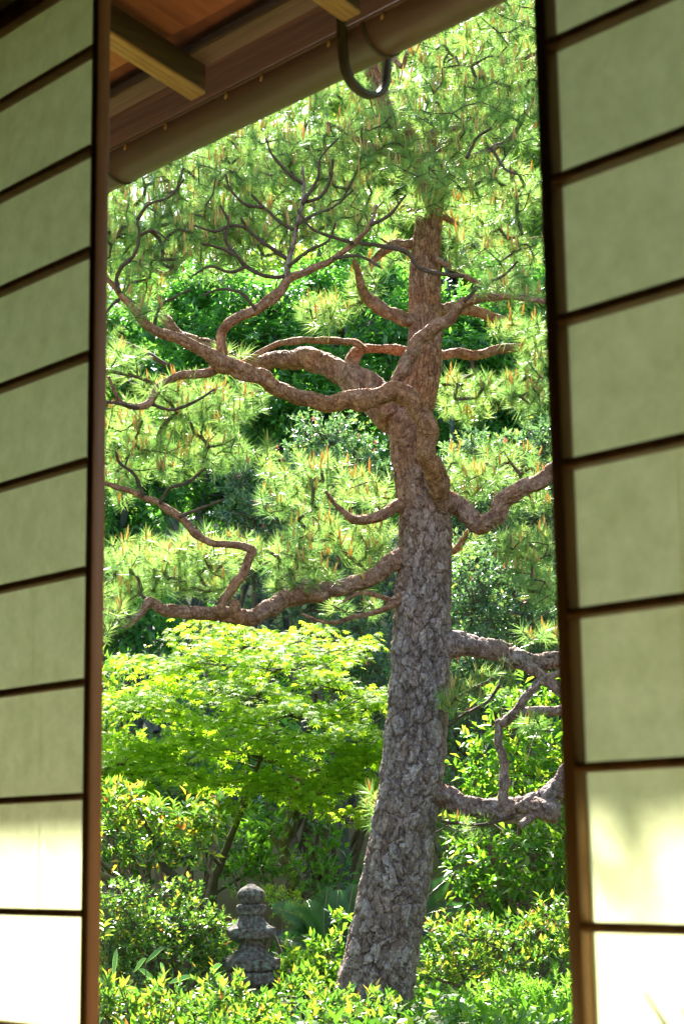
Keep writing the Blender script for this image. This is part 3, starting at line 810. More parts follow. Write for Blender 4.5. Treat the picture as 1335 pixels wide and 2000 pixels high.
# fine dark twigs on the left limbs
for rows in ([(562, 520), (600, 492), (640, 470), (655, 435)], [(578, 440), (612, 420), (650, 405), (690, 370)], [(482, 445), (450, 440), (420, 452), (378, 440)], [(480, 520), (450, 532), (410, 520), (375, 540)],
             [(462, 500), (440, 470), (446, 435), (430, 400)], [(722, 440), (760, 420), (792, 380)], [(690, 475), (640, 460), (608, 446), (580, 410)], [(650, 505), (700, 500), (742, 522)], [(500, 605), (470, 572), (430, 565), (395, 578)],
             [(300, 645), (312, 600), (342, 580), (372, 566)], [(515, 405), (480, 400), (450, 370), (440, 340)], [(594, 360), (560, 335), (530, 300), (520, 270)], [(590, 398), (620, 350), (625, 310), (660, 270)], [(268, 430), (290, 400), (330, 385), (360, 350)],
             [(312, 984), (330, 955), (370, 940), (400, 915)], [(280, 970), (265, 930), (235, 905), (225, 880)], [(350, 1010), (400, 990), (440, 975)], [(292, 788), (330, 800), (370, 790), (420, 760)], [(240, 580), (215, 600), (190, 640)], [(272, 460), (300, 450), (330, 470)],
             [(905, 590), (940, 555), (980, 540), (1010, 510)], [(960, 290), (985, 330), (1010, 340)], [(910, 310), (930, 270), (960, 250)]):
    n_ = len(rows)
    br([(q[0], q[1], 6.5 - 3.8 * k / (n_ - 1)) for k, q in enumerate(rows)], 9.72, 9.62, red_lo)
# crown above the frame
br([(700, -80, 18), (620, -120, 14), (520, -130, 10), (420, -100, 7)], T0 + .3, T0 + .5, red_mid)
br([(700, -235, 12), (690, -330, 9), (710, -430, 7), (740, -540, 4)], T0 + .3, T0 + .2, red_mid)
br([(700, -140, 16), (800, -170, 12), (900, -160, 9), (1000, -120, 6)], T0 + .3, T0 + .1, red_mid)

nodes = []
for k, (path, rf_) in enumerate(BR):
    wmax = max(q[2] for q in path)
    nc = 30 if wmax > 28 else (18 if wmax > 15 else 10)
    st = .010 if wmax > 28 else (.014 if wmax > 15 else .022)
    v, f, at, bp, brd = bark_stem(path, nc, st, .026, .060, .026, rf_, 40 + k * 3, .13)
    part('branch', v, f, M_bark if wmax > 10.5 else M_twig, pine, at, True)
    keep = brd < .045
    nodes.append(bp[keep][::max(1, int(.05 / st))])
nodes = np.vstack(nodes)

# needle pads: px, py, rx, ry, Y, rY, tufts
PADS = [(840, 400, 70, 40, 10.1, .2, 26), (300, 400, 110, 80, 10.1, .55, 150), (430, 370, 120, 80, 10.0, .6, 170), (560, 330, 130, 90, 10.0, .6, 190), (680, 300, 120, 90, 10.1, .6, 160),
        (360, 480, 130, 60, 9.8, .4, 120), (500, 460, 120, 70, 9.7, .35, 110), (640, 420, 90, 70, 9.7, .4, 80), (270, 500, 80, 70, 9.7, .35, 70),
        (720, 400, 90, 60, 10.0, .4, 60), (760, 240, 110, 80, 10.2, .6, 120), (880, 200, 110, 80, 10.2, .6, 120), (970, 240, 100, 90, 10.1, .6, 120),
        (960, 120, 120, 70, 10.3, .6, 110), (830, 110, 70, 60, 10.5, .6, 50), (990, 30, 100, 50, 10.3, .6, 70), (860, 340, 100, 50, 9.9, .4, 80), (980, 380, 90, 60, 10.2, .5, 90),
        (970, 490, 90, 45, 10.2, .5, 75), (1000, 560, 70, 30, 9.9, .4, 32), (900, 430, 60, 40, 10.4, .4, 40), (750, 500, 50, 35, 10.6, .3, 20), (640, 610, 60, 28, 10.3, .25, 30), (700, 560, 40, 30, 10.4, .25, 14),
        (1010, 640, 50, 30, 10.5, .3, 22), (1030, 700, 40, 30, 10.6, .3, 16), (930, 760, 80, 30, 10.9, .35, 44), (1000, 770, 60, 40, 10.7, .35, 30), (900, 800, 50, 25, 11, .3, 16), (1040, 760, 40, 60, 10.4, .3, 24),
        (960, 910, 90, 40, 10.9, .4, 50), (900, 940, 50, 35, 10.9, .3, 24), (1030, 960, 50, 40, 10.8, .4, 22),
        (260, 590, 70, 35, 9.8, .4, 24), (230, 690, 50, 50, 9.9, .4, 28), (330, 770, 90, 40, 9.6, .35, 44), (250, 830, 70, 50, 9.7, .4, 46), (400, 800, 90, 45, 9.8, .4, 52), (440, 700, 40, 20, 10, .2, 10),
        (470, 770, 60, 40, 10.1, .3, 20), (300, 890, 100, 50, 9.7, .4, 64), (440, 880, 90, 45, 9.9, .4, 52), (230, 940, 40, 40, 9.7, .3, 18), (600, 920, 80, 35, 10.2, .35, 40), (580, 980, 70, 35, 10.2, .35, 30),
        (700, 960, 60, 40, 10.3, .35, 30), (650, 1050, 110, 40, 10.1, .4, 66), (730, 1050, 40, 40, 10.2, .3, 20), (300, 1090, 110, 45, 9.8, .4, 80), (420, 1080, 90, 40, 9.8, .4, 54), (250, 1150, 70, 35, 9.7, .35, 36), (370, 1140, 100, 30, 9.7, .35, 44),
        (560, 1090, 80, 40, 9.9, .35, 40), (600, 1130, 100, 25, 9.8, .3, 30), (720, 1110, 50, 35, 10.1, .25, 18), (220, 1210, 40, 30, 9.6, .3, 12), (700, 1190, 60, 18, 10.2, .25, 10),
        (1030, 1080, 60, 50, 10.2, .3, 80), (1060, 1150, 40, 40, 10.1, .3, 20), (910, 1060, 25, 20, 10.7, .15, 6),
        (900, 1360, 50, 30, 10.2, .2, 12), (1050, 1240, 40, 20, 10.4, .3, 8), (960, 1340, 50, 30, 10.3, .2, 10), (730, 1570, 20, 45, 10.8, .15, 8), (900, 1620, 60, 20, 10.3, .25, 10), (1040, 1420, 40, 30, 10.3, .3, 8),
        (600, 190, 150, 70, 10.4, .6, 120), (420, 250, 160, 70, 10.3, .6, 130), (270, 300, 100, 60, 10.2, .5, 70), (600, 60, 200, 80, 10.6, .7, 110), (400, 120, 160, 80, 10.5, .7, 90),
        (850, -80, 220, 80, 10.6, .8, 120), (550, -120, 200, 80, 10.7, .8, 110), (1120, 150, 80, 120, 10.2, .5, 70), (1130, 350, 80, 100, 10.2, .5, 60), (1130, 600, 70, 60, 10, .4, 30), (120, 480, 100, 110, 9.8, .5, 90), (110, 800, 90, 100, 9.6, .5, 60), (110, 1080, 90, 80, 9.7, .5, 50),
        (700, -260, 260, 90, 10.6, .9, 150), (640, -400, 240, 90, 10.7, .9, 130), (760, -520, 200, 90, 10.7, .8, 110), (950, -250, 160, 90, 10.6, .8, 80), (430, -260, 160, 90, 10.6, .8, 80),
        (1150, 900, 70, 60, 10.4, .4, 30), (1160, 1250, 60, 60, 10.3, .4, 20)]
tips = []; tsun = []
for (px, py, rx, ry, Y, rY, n_) in PADS:
    if 740 < py < 1200 and px < 790: Y += .36 if py < 1000 else .52
    if py < 520: Y += .34 if px < 740 else .22
    if (px, py) in ((720, 400), (900, 430), (750, 500)): Y += .45
    n_ = max(5, int(n_ * (.84 if py < 520 else .92)))
    q = rdir(n_) * (rng.uniform(0, 1, (n_, 1)) ** .42)
    for a in q:
        tips.append(P(px + a[0] * rx * 1.1, py + a[2] * ry * 1.1, Y + a[1] * rY))
tips = np.array(tips)
# grow twigs: connect the nearest unreached tip again and again
NP = [q for q in nodes]; NPAR = [-1] * len(NP); NW = [0] * len(NP)
dist = np.full(len(tips), 1e9); near = np.zeros(len(tips), int)
for c0 in range(0, len(nodes), 400):
    dd = np.linalg.norm(tips[:, None] - nodes[None, c0:c0 + 400], axis=2)
    i = dd.argmin(1); m_ = dd[np.arange(len(tips)), i]
    u = m_ < dist; dist[u] = m_[u]; near[u] = i[u] + c0
tipnode = np.full(len(tips), -1)
left = np.ones(len(tips), bool)
for it in range(len(tips)):
    i = int(np.where(left, dist, 1e9).argmin())
    a = NP[near[i]]; b = tips[i]; L = np.linalg.norm(b - a)
    par = near[i]; k = max(1, int(L / .07))
    new = []
    for s in range(1, k + 1):
        t_ = s / k
        q = a + (b - a) * t_
        if s < k: q = q + rng.normal(size=3) * L * .04 + np.array([0, 0, -.12 * L * sin(pi * t_)])
        NP.append(q); NPAR.append(par); par = len(NP) - 1; new.append(par)
    tipnode[i] = par; left[i] = False
    for j in new:
        d = np.linalg.norm(tips - NP[j], axis=1) * 1.03
        u = left & (d < dist); dist[u] = d[u]; near[u] = j
NPa = np.array(NP); NPAR = np.array(NPAR); cnt = np.zeros(len(NPa))
cnt[tipnode] += 1
for i in range(len(NPa) - 1, len(nodes) - 1, -1):
    if NPAR[i] >= 0: cnt[NPAR[i]] += cnt[i]
ch_i = np.arange(len(nodes), len(NPa))
rad_ = lambda c: np.clip(.0023 * np.maximum(c, 1) ** .42, 0, .011)
pr_i = NPAR[ch_i]
r1 = rad_(cnt[ch_i]); r0 = np.where(pr_i < len(nodes), r1 * 1.1, rad_(cnt[pr_i]))
v, f = segs(NPa[pr_i], NPa[ch_i], np.minimum(r0, r1 * 1.6), r1, 5)
part('twigs', v, f, M_twig, pine, None, True, True)
# needles
tdir = norm(tips - NPa[NPAR[tipnode]])
tdir = norm(tdir * .55 + np.array([0, 0, .75]) + rng.normal(size=tdir.shape) * .22)
def needles(c, d, k, l0):
    n = len(c)
    C = np.repeat(c, k, 0); Dd = np.repeat(d, k, 0)
    side = rdir(n * k); side = norm(side - Dd * (side * Dd).sum(1, keepdims=True))
    al = rng.uniform(0, 1, (n * k, 1))
    ang = np.radians(18 + 75 * (1 - al) ** .8 * rng.uniform(.6, 1.15, (n * k, 1)))
    dd = norm(Dd * np.cos(ang) + side * np.sin(ang) + np.array([0, 0, -.10]))
    base = C + Dd * (al - .75) * .07
    L = l0 * np.repeat(rng.uniform(.68, 1.22, (n, 1)), k, 0) * rng.uniform(.75, 1.12, (n * k, 1))
    wv = norm(np.cross(dd, rdir(n * k))) * rng.uniform(.0009, .00135, (n * k, 1))
    tip = base + dd * L + np.array([0, 0, -.004])
    v = np.stack([base - wv, base + wv, tip], 1).reshape(-1, 3)
    i = np.arange(n * k)[:, None] * 3
    return v, [np.hstack([i, i + 1, i + 2])], n * k
bright = rng.uniform(0, 1, len(tips))
v, f, nn = needles(tips, tdir, 74, .090)
tint = np.repeat(np.clip(.25 + .5 * np.repeat(bright, 74) + rng.normal(size=nn) * .15, 0, 1), 3)
part('needle_tufts', v, f, M_needle, pine, {'tint': tint}, False, True)
# candles (upright shoots with pollen cones)
bag = Bag()
pick = np.where(rng.uniform(0, 1, len(tips)) < .40)[0]
for i in pick:
    for k in range(rng.integers(1, 4)):
        ln = rng.uniform(.045, .11); r = rng.uniform(.0038, .0066) * (.7 + ln * 5)
        d = norm(np.array([0, 0, 1.0]) + rng.normal(size=3) * .13 + tdir[i] * .15)
        b0 = tips[i] + rng.normal(size=3) * np.array([.02, .02, .008])
        x = norm(np.cross(d, [0, 1., 0])); y = np.cross(d, x)
        th_ = np.arange(5) * 2 * pi / 5
        zz = np.array([0, .15, .5, .75, 1.0]); rr = np.array([.55, 1, .9, .55, .08]) * r
        ring = np.cos(th_)[:, None] * x + np.sin(th_)[:, None] * y
        vv = (b0 + d * (zz * ln)[:, None])[:, None] + ring[None] * rr[:, None, None] * rng.uniform(.8, 1.2, (5, 5, 1))
        green = rng.uniform(0, 1) < .22
        tt = np.clip((zz * .45 + rng.uniform(0, .15)) if not green else .55 + .45 * zz, 0, 1)
        bag.add(vv.reshape(-1, 3), grid_faces(5, 5), np.repeat(tt, 5))
bag.part('shoot_candles', M_candle, pine, True, True)

# ================================================================== SHRUBS AND TREES
def plant(name, label, cat, base, blobs, m, ln, ratio, dens, shape=LEAF, k=6, group=None, stem=M_stem, stem_r=.02, stems=True, out_bias=.55, droop=0., upb=.15, spread=.9, shell=.5,
          tint=(.1, .75), trunk_name='stems', crown='foliage', rand_tint=.18, flat=.5, limb_from=None, seed=None, young=.35):
    """blobs: px,py,Y,rx,ry[,rdepth m]  -> leaf clumps grown round stems"""
    g = np.random.default_rng(seed if seed is not None else abs(hash(label)) % 1000 if False else int(base[0] * 997 + base[1] * 131) % 100003)
    t = thing(name, label, cat, base, group)
    V = Bag(); S0 = []; S1 = []; R0 = []; R1 = []
    base = np.array(base, float)
    for bl in blobs:
        px, py, Y, rx, ry = bl[:5]
        c = P(px, py, Y); sx = rx * Y / F; sz = ry * Y / F; sy = bl[5] if len(bl) > 5 else (sx + sz) * .5
        n_ = max(3, int(dens * 1.35 * (sx * sz + sx * sy * .5 + sy * sz * .5) * 4.0))
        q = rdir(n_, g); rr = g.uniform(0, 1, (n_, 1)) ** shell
        lump = 1 + .16 * np.sin(q[:, :1] * 7 + c[0] * 5) * np.sin(q[:, 2:] * 8 + c[2] * 3) + .1 * np.sin(q[:, 1:2] * 13 + px)
        pos = c + q * rr * lump * np.array([sx, sy, sz])
        gz = ground_z(pos[:, 0], pos[:, 1]); ok = pos[:, 2] > gz + .02
        pos = pos[ok]; q = q[ok]; rr = rr[ok]
        if not len(pos): continue
        o = norm(q * out_bias + g.normal(size=q.shape) * .35 + np.array([0, 0, .35]))
        v, f, al = sprays(pos, o, k, ln, ratio, shape, spread, upb, droop, flat=flat, g=g)
        sp = g.uniform(0, 1, len(pos))
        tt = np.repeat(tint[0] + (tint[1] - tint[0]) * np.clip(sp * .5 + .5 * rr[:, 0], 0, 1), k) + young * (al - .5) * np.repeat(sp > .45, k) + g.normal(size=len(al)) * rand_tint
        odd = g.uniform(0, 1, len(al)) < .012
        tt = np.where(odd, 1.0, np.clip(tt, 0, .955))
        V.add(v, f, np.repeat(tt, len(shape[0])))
        if stems:
            mid = c + np.array([0, 0, -sz * .5])
            st = base if limb_from is None else limb_from
            kk = 4
            pts = [st + (mid - st) * (s / kk) + (g.normal(size=3) * .06 * np.linalg.norm(mid - st) if 0 < s < kk else 0) for s in range(kk + 1)]
            for s in range(kk):
                S0.append(pts[s]); S1.append(pts[s + 1]); R0.append(stem_r * (1 - s / kk * .6)); R1.append(stem_r * (1 - (s + 1) / kk * .6))
            sub = g.choice(len(pos), max(1, len(pos) // 10), False)
            for i in sub:
                a = mid + (c - mid) * g.uniform(0, 1.2); b = pos[i]; mm = (a + b) / 2 + g.normal(size=3) * .05 * np.linalg.norm(b - a)
                S0 += [a, mm]; S1 += [mm, b]; R0 += [stem_r * .28, stem_r * .2]; R1 += [stem_r * .2, stem_r * .1]
    V.part(crown, m, t, False, True)
    if S0:
        v, f = segs(np.array(S0), np.array(S1), np.array(R0), np.array(R1), 5)
        part(trunk_name, v, f, stem, t, None, True, True if trunk_name == 'stems' else False)
    return t

def gpt(px, Y, z=None):
    q = P(px, 1700, Y); q[2] = ground_z(q[0], q[1]) if z is None else z
    return q

# ---- far bright trees on the hill
for i, (px, Y, top, m_, lab) in enumerate([(640, 33, -60, M_far, 'light green tree on the hill seen past the iron hook'), (900, 35, -120, M_far, 'sunlit tree on the hill behind the top of the pine'),
        (330, 31, 60, M_far, 'pale green tree on the hill behind the gutter end'), (1060, 31, -40, M_far, 'bright tree on the hill beside the right screen'),
        (-150, 32, 0, M_far, 'hill tree standing behind the left screen'), (1500, 33, -50, M_far, 'hill tree standing behind the right screen')]):
    b = gpt(px, Y)
    g = np.random.default_rng(100 + i)
    blobs = []
    for r in range(12):
        yy = top + 60 + r * 75
        for s in range(3):
            blobs.append((px + g.uniform(-190, 190), yy + g.uniform(-30, 30), Y + g.uniform(-1, 1), g.uniform(70, 125), g.uniform(40, 62), g.uniform(.6, 1.0)))
    ht_ = plant('hill_tree', lab, 'tree', b, blobs, m_, .20, .28, 26, LEAF2, 6, 'trees on the hill', M_greytrunk, .10, True, .5, .25, 0, .8, .45, (.2, .9), 'limbs', 'crown', seed=300 + i, limb_from=P(px, 900, Y))
    v, f = tube([b - np.array([0, 0, .2]), P(px + 10, 1100, Y), P(px, 900, Y), P(px + 5, 600, Y), P(px - 5, max(top, 0) + 200, Y)], [.17, .15, .13, .10, .05], .4, 9, .06, i)
    part('trunk', v, f, M_greytrunk, ht_, None, True)
# ---- distant wood and undergrowth on the slope: masses nobody could count
def mass(name, label, cat, pos, m, ln, ratio, k, seed, tint):
    g = np.random.default_rng(seed)
    o = norm(g.normal(size=pos.shape) * .5 + np.array([0, -.3, .6]))
    v, f, al = sprays(pos, o, k, ln, ratio, LEAF2, .9, .1, .2, g=g)
    t = np.clip(np.repeat(g.uniform(*tint, len(pos)), k) + g.normal(size=len(al)) * .15, 0, .95)
    ob = link(name, raw_mesh(name, v, f, m, {'tint': np.repeat(t, 4)}))
    ob['kind'] = 'stuff'; ob['label'] = label; ob['category'] = cat
g = np.random.default_rng(55)
n_ = 9000
q = np.stack([g.uniform(-16, 16, n_), 19.2 + 26 * g.uniform(0, 1, n_) ** 1.3, np.zeros(n_)], 1)
q[:, 2] = ground_z(q[:, 0], q[:, 1]) + .15 + g.uniform(0, 1, n_) * (.7 + .5 * np.sin(q[:, 0] * 1.7) * np.sin(q[:, 1] * 1.3))
mass('undergrowth', 'dark leafy undergrowth covering the slope behind the garden wall', 'undergrowth', q, M_laurel, .26, .36, 6, 56, (.1, .9))
n_ = 12500
q = np.stack([g.uniform(-24, 24, n_), g.uniform(42, 48, n_), np.zeros(n_)], 1)
top = 19.5 + 2.2 * np.sin(q[:, 0] * .55 + 1) + 1.2 * np.sin(q[:, 0] * 1.7)
q[:, 2] = 8.0 + (top - 8.0) * g.uniform(0, 1, n_) ** .85
mass('distant_wood', 'pale sunlit wood on the far crest of the slope', 'wood', q, M_far, .46, .34, 6, 57, (.2, .95))
# ---- dark laurels in the middle
for i, (px, Y, lab, blobs) in enumerate([
    (480, 21.5, 'dark glossy laurel behind the big forked pine limb', [(400, 560, 21.5, 120, 60), (520, 610, 21.2, 120, 70), (440, 680, 21, 130, 70), (570, 690, 21, 110, 70), (610, 560, 22, 90, 60), (350, 640, 21.6, 100, 70), (500, 790, 21, 120, 80), (620, 800, 20.8, 120, 80), (380, 850, 21, 110, 80), (560, 900, 20.8, 130, 70), (460, 960, 21, 130, 70)]),
    (250, 20.5, 'dark laurel beside the left screen behind the pine twigs', [(240, 640, 20.5, 90, 60), (270, 730, 20.3, 100, 70), (200, 830, 20.5, 110, 80), (280, 930, 20.3, 110, 70), (230, 1030, 20, 110, 80), (260, 1120, 20, 110, 70), (120, 720, 21, 110, 90), (60, 900, 21, 120, 100), (250, 1220, 19, 120, 60)]),
    (740, 21, 'dark laurel showing on both sides of the upper pine trunk', [(740, 560, 21.5, 80, 60), (760, 660, 21, 90, 80), (700, 760, 21, 100, 80), (800, 830, 21, 90, 80), (740, 930, 20.5, 110, 80), (880, 700, 21, 80, 60), (700, 470, 22, 70, 50), (860, 600, 21.5, 70, 60)]),
    (960, 21.5, 'dark laurel behind the right pine branches', [(930, 640, 21.5, 90, 50), (1000, 700, 21.3, 90, 60), (920, 760, 21.2, 90, 70), (1030, 800, 21, 90, 80), (940, 860, 21, 100, 70), (1040, 600, 22, 80, 70), (1120, 720, 21.5, 110, 100), (1020, 900, 21, 110, 70), (1160, 900, 21.5, 120, 100), (1000, 540, 22, 80, 60)]),
    ]):
    b = gpt(px, Y)
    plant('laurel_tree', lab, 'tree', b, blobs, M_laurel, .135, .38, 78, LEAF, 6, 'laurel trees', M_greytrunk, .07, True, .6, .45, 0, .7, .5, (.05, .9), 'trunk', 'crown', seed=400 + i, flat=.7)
# ---- lower hillside cover
for i, (px, Y, lab, blobs) in enumerate([
    (640, 17.6, 'grey green small leaved bush behind the left of the pine trunk', [(640, 850, 17.8, 90, 60), (700, 900, 17.6, 80, 60), (590, 920, 17.8, 80, 60), (680, 990, 17.4, 90, 60), (560, 1000, 17.6, 90, 60), (500, 1010, 17.8, 80, 60), (470, 940, 18, 60, 60), (620, 1070, 17.4, 110, 60), (480, 1090, 17.6, 110, 60), (720, 1090, 17.2, 70, 70), (700, 1200, 16.8, 80, 70), (600, 1170, 17, 110, 60), (730, 1290, 16.5, 60, 70), (660, 1300, 16.6, 70, 60), (700, 1400, 16.3, 80, 60)]),
    (960, 17.4, 'speckled small leaved bush under the right hand pine pads', [(930, 880, 17.6, 80, 50), (1010, 900, 17.6, 90, 60), (880, 930, 17.4, 70, 60), (960, 980, 17.3, 100, 60), (1050, 1000, 17.3, 90, 70), (900, 1010, 17.2, 80, 60), (1060, 860, 17.8, 70, 60), (1150, 950, 17.6, 110, 110)]),
    (980, 15.2, 'large blue green azalea with tiny pink flowers right of the pine trunk', [(930, 1090, 15.4, 90, 60), (1000, 1130, 15.2, 90, 60), (920, 1180, 15.1, 90, 70), (1010, 1220, 15, 100, 60), (930, 1270, 15, 90, 60), (1060, 1170, 15.3, 80, 80), (900, 1340, 15, 90, 70), (1000, 1330, 15, 100, 70), (1080, 1300, 15, 90, 80), (1170, 1200, 15.3, 110, 130), (890, 1430, 15, 80, 70), (900, 1540, 15, 90, 80)]),
    ]):
    b = gpt(px, Y)
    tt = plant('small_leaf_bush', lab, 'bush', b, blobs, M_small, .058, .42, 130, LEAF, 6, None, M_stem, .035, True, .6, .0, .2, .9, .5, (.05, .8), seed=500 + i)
    g = np.random.default_rng(530 + i)
    cc = []
    for q in range(26 if i != 1 else 10):
        bl = blobs[g.integers(len(blobs))]
        cc.append(P(bl[0] + g.uniform(-.7, .7) * bl[3], bl[1] + g.uniform(-.8, .6) * bl[4], bl[2] - (bl[3] + bl[4]) * .5 * bl[2] / F * .8))
    cc = np.array(cc)
    v, f, al = sprays(cc, np.tile([0, -.6, .6], (len(cc), 1)), 5, .030, .8, LEAF, 1.0, .1, 0, g=g)
    part('flowers', v, f, M_flower, tt, {'tint': g.uniform(0, 1, len(v))}, False, True)

# ---- garden wall behind
wl = thing('garden_wall', 'low ochre plaster garden wall in deep shade behind the shrubs', 'wall', (0, 18.6, 0))
wv = lambda x0, x1, y0, y1, z0, z1: np.array([[x0, y0, z0], [x1, y0, z0], [x1, y1, z0], [x0, y1, z0], [x0, y0, z1], [x1, y0, z1], [x1, y1, z1], [x0, y1, z1]])
part('wall_face', wv(-9, 9, 18.4, 18.7, -.2, 1.42), BOXF, M_gwall, wl)
cp = np.array([[-9.1, 18.2, 1.43], [9.1, 18.2, 1.43], [9.1, 18.9, 1.43], [-9.1, 18.9, 1.43], [-9.1, 18.52, 1.66], [9.1, 18.52, 1.66], [9.1, 18.58, 1.66], [-9.1, 18.58, 1.66]])
part('coping', cp, BOXF, M_gwall_cap, wl)
part('plinth', wv(-9, 9, 18.34, 18.398, -.2, .18), BOXF, M_gwall_cap, wl)

# ---- trunks standing in front of the wall
def trunk_thing(name, label, rows, Y, m, side=(), lump=.12):
    b = P(rows[0][0], rows[0][1], Y); b[2] = 0
    t = thing(name, label, 'tree', b)
    pts = [np.array([P(rows[0][0], rows[0][1], Y)[0], Y, -.05])] + [P(q[0], q[1], Y + (q[3] if len(q) > 3 else 0)) for q in rows]
    rad = [rows[0][2] * .58 * Y / F] + [q[2] * .5 * Y / F for q in rows]
    v, f = tube(pts, rad, .03, 14, lump, int(rows[0][0]))
    part('trunk', v, f, m, t, None, True)
    for rws in side:
        v, f = tube([P(q[0], q[1], Y + (q[3] if len(q) > 3 else 0)) for q in rws], [q[2] * .5 * Y / F for q in rws], .03, 9, lump, int(rws[0][0]))
        part('limb', v, f, m, t, None, True)
    return t
def clothe(t, rowsblobs, m, ln, ratio, dens, shape, k=6, seed=0, **kw):
    """give an existing trunk its foliage"""
    p = plant('tmp', 'tmp', 'tmp', t.location, rowsblobs, m, ln, ratio, dens, shape, k, seed=seed, stems=False, **kw)
    for c in list(p.children):
        c.parent = t
    bpy.data.objects.remove(p)
gn = trunk_thing('gnarled_tree', 'gnarled lichen covered trunk behind the stone pagoda', [(568, 1745, 30), (566, 1700, 26), (552, 1662, 22), (568, 1615, 25), (574, 1560, 26), (592, 1518, 26), (640, 1508, 20, .2), (690, 1490, 12, .4)], 14.6, M_lichen,
                [[(590, 1530, 18), (560, 1500, 14), (520, 1480, 8)], [(556, 1668, 14), (535, 1640, 10), (520, 1600, 6)], [(572, 1590, 14, -.1), (600, 1570, 10, -.2), (630, 1550, 6, -.3)]], .25)
clothe(gn, [(600, 1590, 14.5, 60, 40), (640, 1650, 14.4, 50, 40), (560, 1540, 14.9, 80, 40), (520, 1600, 14.8, 70, 50), (620, 1700, 14.6, 40, 40), (600, 1490, 15, 90, 35)], M_bright, .085, .42, 42, LEAF, seed=601, tint=(.0, .6))
gt = trunk_thing('slender_tree', 'slender grey green trunk standing before the ochre wall', [(672, 1790, 24), (673, 1700, 21), (672, 1620, 20), (670, 1560, 19), (680, 1480, 15), (690, 1400, 9)], 16.4, M_greytrunk, [[(672, 1600, 8), (700, 1560, 6), (720, 1530, 4)], [(672, 1540, 9), (640, 1500, 6), (610, 1480, 4)]])
clothe(gt, [(680, 1700, 16.2, 40, 40), (650, 1750, 16, 50, 30), (700, 1420, 16.5, 70, 50), (640, 1470, 16.5, 60, 40)], M_laurel, .07, .4, 40, LEAF, seed=602)

# ---- maple
mp = trunk_thing('maple_tree', 'lime green maple with layered lacy leaves under the long pine limb', [(415, 1745, 17.7), (430, 1690, 15.6), (455, 1625, 12.2), (488, 1540, 9.5), (505, 1490, 7.5), (518, 1440, 5.4), (512, 1380, 4.1), (480, 1330, 2.7)], 13.6, M_mapletrunk,
                [[(445, 1655, 10.2, .05), (462, 1600, 8.8, .15), (485, 1500, 7.5, .3), (470, 1420, 5.4, .4), (455, 1350, 4.1, .4), (440, 1290, 2.7, .4)], [(505, 1490, 5.4), (545, 1460, 4.8, -.1), (600, 1430, 4.1, -.2), (660, 1390, 2.7, -.3), (710, 1360, 2.0, -.3)],
                 [(500, 1500, 5.4), (470, 1490, 4.1, .1), (420, 1480, 3.4, .1), (350, 1450, 2.7, .2), (290, 1430, 2.0, .2)], [(512, 1460, 4.1, -.1), (515, 1420, 3.4, -.3), (505, 1350, 2.7, -.4), (530, 1290, 2.0, -.4)], [(430, 1690, 8.2, -.1), (395, 1650, 6.1, -.1), (355, 1590, 4.8, -.1), (320, 1530, 3.4, 0)],
                 [(545, 1460, 3.4, -.1), (600, 1480, 2.7, 0), (660, 1500, 2.0, .1)], [(488, 1540, 4.1), (560, 1520, 3.4, -.2), (640, 1500, 2.7, -.3)]], .1)
g = np.random.default_rng(77)
lay = []
for (px, py, rx, ry, Y) in [(330, 1600, 60, 34, 13.0), (520, 1545, 60, 32, 13.0), (640, 1550, 55, 34, 13.0), (440, 1575, 50, 34, 13.0), (700, 1520, 45, 40, 13.1), (290, 1290, 110, 24, 13.9), (650, 1275, 110, 18, 14.0), (240, 1380, 110, 26, 13.6), (715, 1370, 80, 22, 13.6), (240, 1470, 110, 28, 13.4), (220, 1560, 90, 28, 13.2), (720, 1480, 60, 26, 13.3), (480, 1260, 160, 22, 13.9), (400, 1300, 150, 24, 13.7), (560, 1290, 140, 22, 13.5), (330, 1350, 130, 26, 13.7), (480, 1350, 150, 26, 13.3), (640, 1330, 110, 22, 13.5), (400, 1410, 150, 26, 13.4), (560, 1400, 150, 26, 13.1), (680, 1390, 80, 22, 13.4),
                            (300, 1450, 130, 26, 13.6), (450, 1460, 150, 26, 13.2), (610, 1450, 130, 24, 13.1), (690, 1450, 70, 22, 13.3), (280, 1510, 120, 26, 13.5), (390, 1530, 120, 26, 13.2), (680, 1530, 60, 22, 13.2), (540, 1270, 170, 18, 14.2), (440, 1240, 110, 16, 14.2), (580, 1240, 100, 14, 14.2), (300, 1580, 100, 22, 13.4), (660, 1575, 50, 14, 13.1)]:
    n_ = int(rx * ry * (.145 if py < 1420 else .20)); px += g.uniform(-30, 30); py += g.uniform(-14, 14)
    a = g.uniform(0, 2 * pi, n_); rr = np.sqrt(g.uniform(0, 1, n_))
    c = P(px, py, Y); sx = rx * Y / F
    x = c[0] + rr * np.cos(a) * sx * 1.05; y = c[1] + rr * np.sin(a) * sx * .75
    ph = g.uniform(0, 6)
    z = c[2] + (.5 - rr ** 2 * .9) * ry * Y / F + .05 * np.sin(x * 9 + ph) + g.normal(size=n_) * .034 + (y - c[1]) * .12 + (x - c[0]) * g.uniform(-.18, .18) + .05 * np.sin(x * 4 + y * 5 + ph * 2)
    th_ = np.round((a * 7 + ph) / (2 * pi) * 3) / 3 * 2 * pi
    pos = np.stack([x, y, z], 1)
    d = norm(np.stack([np.cos(a), np.sin(a) - .25, -.55 + g.normal(size=n_) * .3], 1) + g.normal(size=(n_, 3)) * .35)
    up = norm(np.stack([g.normal(size=n_) * .3, -.25 + g.normal(size=n_) * .3, np.ones(n_)], 1))
    lay.append((pos, d, up))
pos = np.vstack([q[0] for q in lay]); d = np.vstack([q[1] for q in lay]); up = np.vstack([q[2] for q in lay])
L = g.uniform(.034, .060, len(pos))
v, f = leaves(pos, d, up, L, L * 1.0, MAPLE)
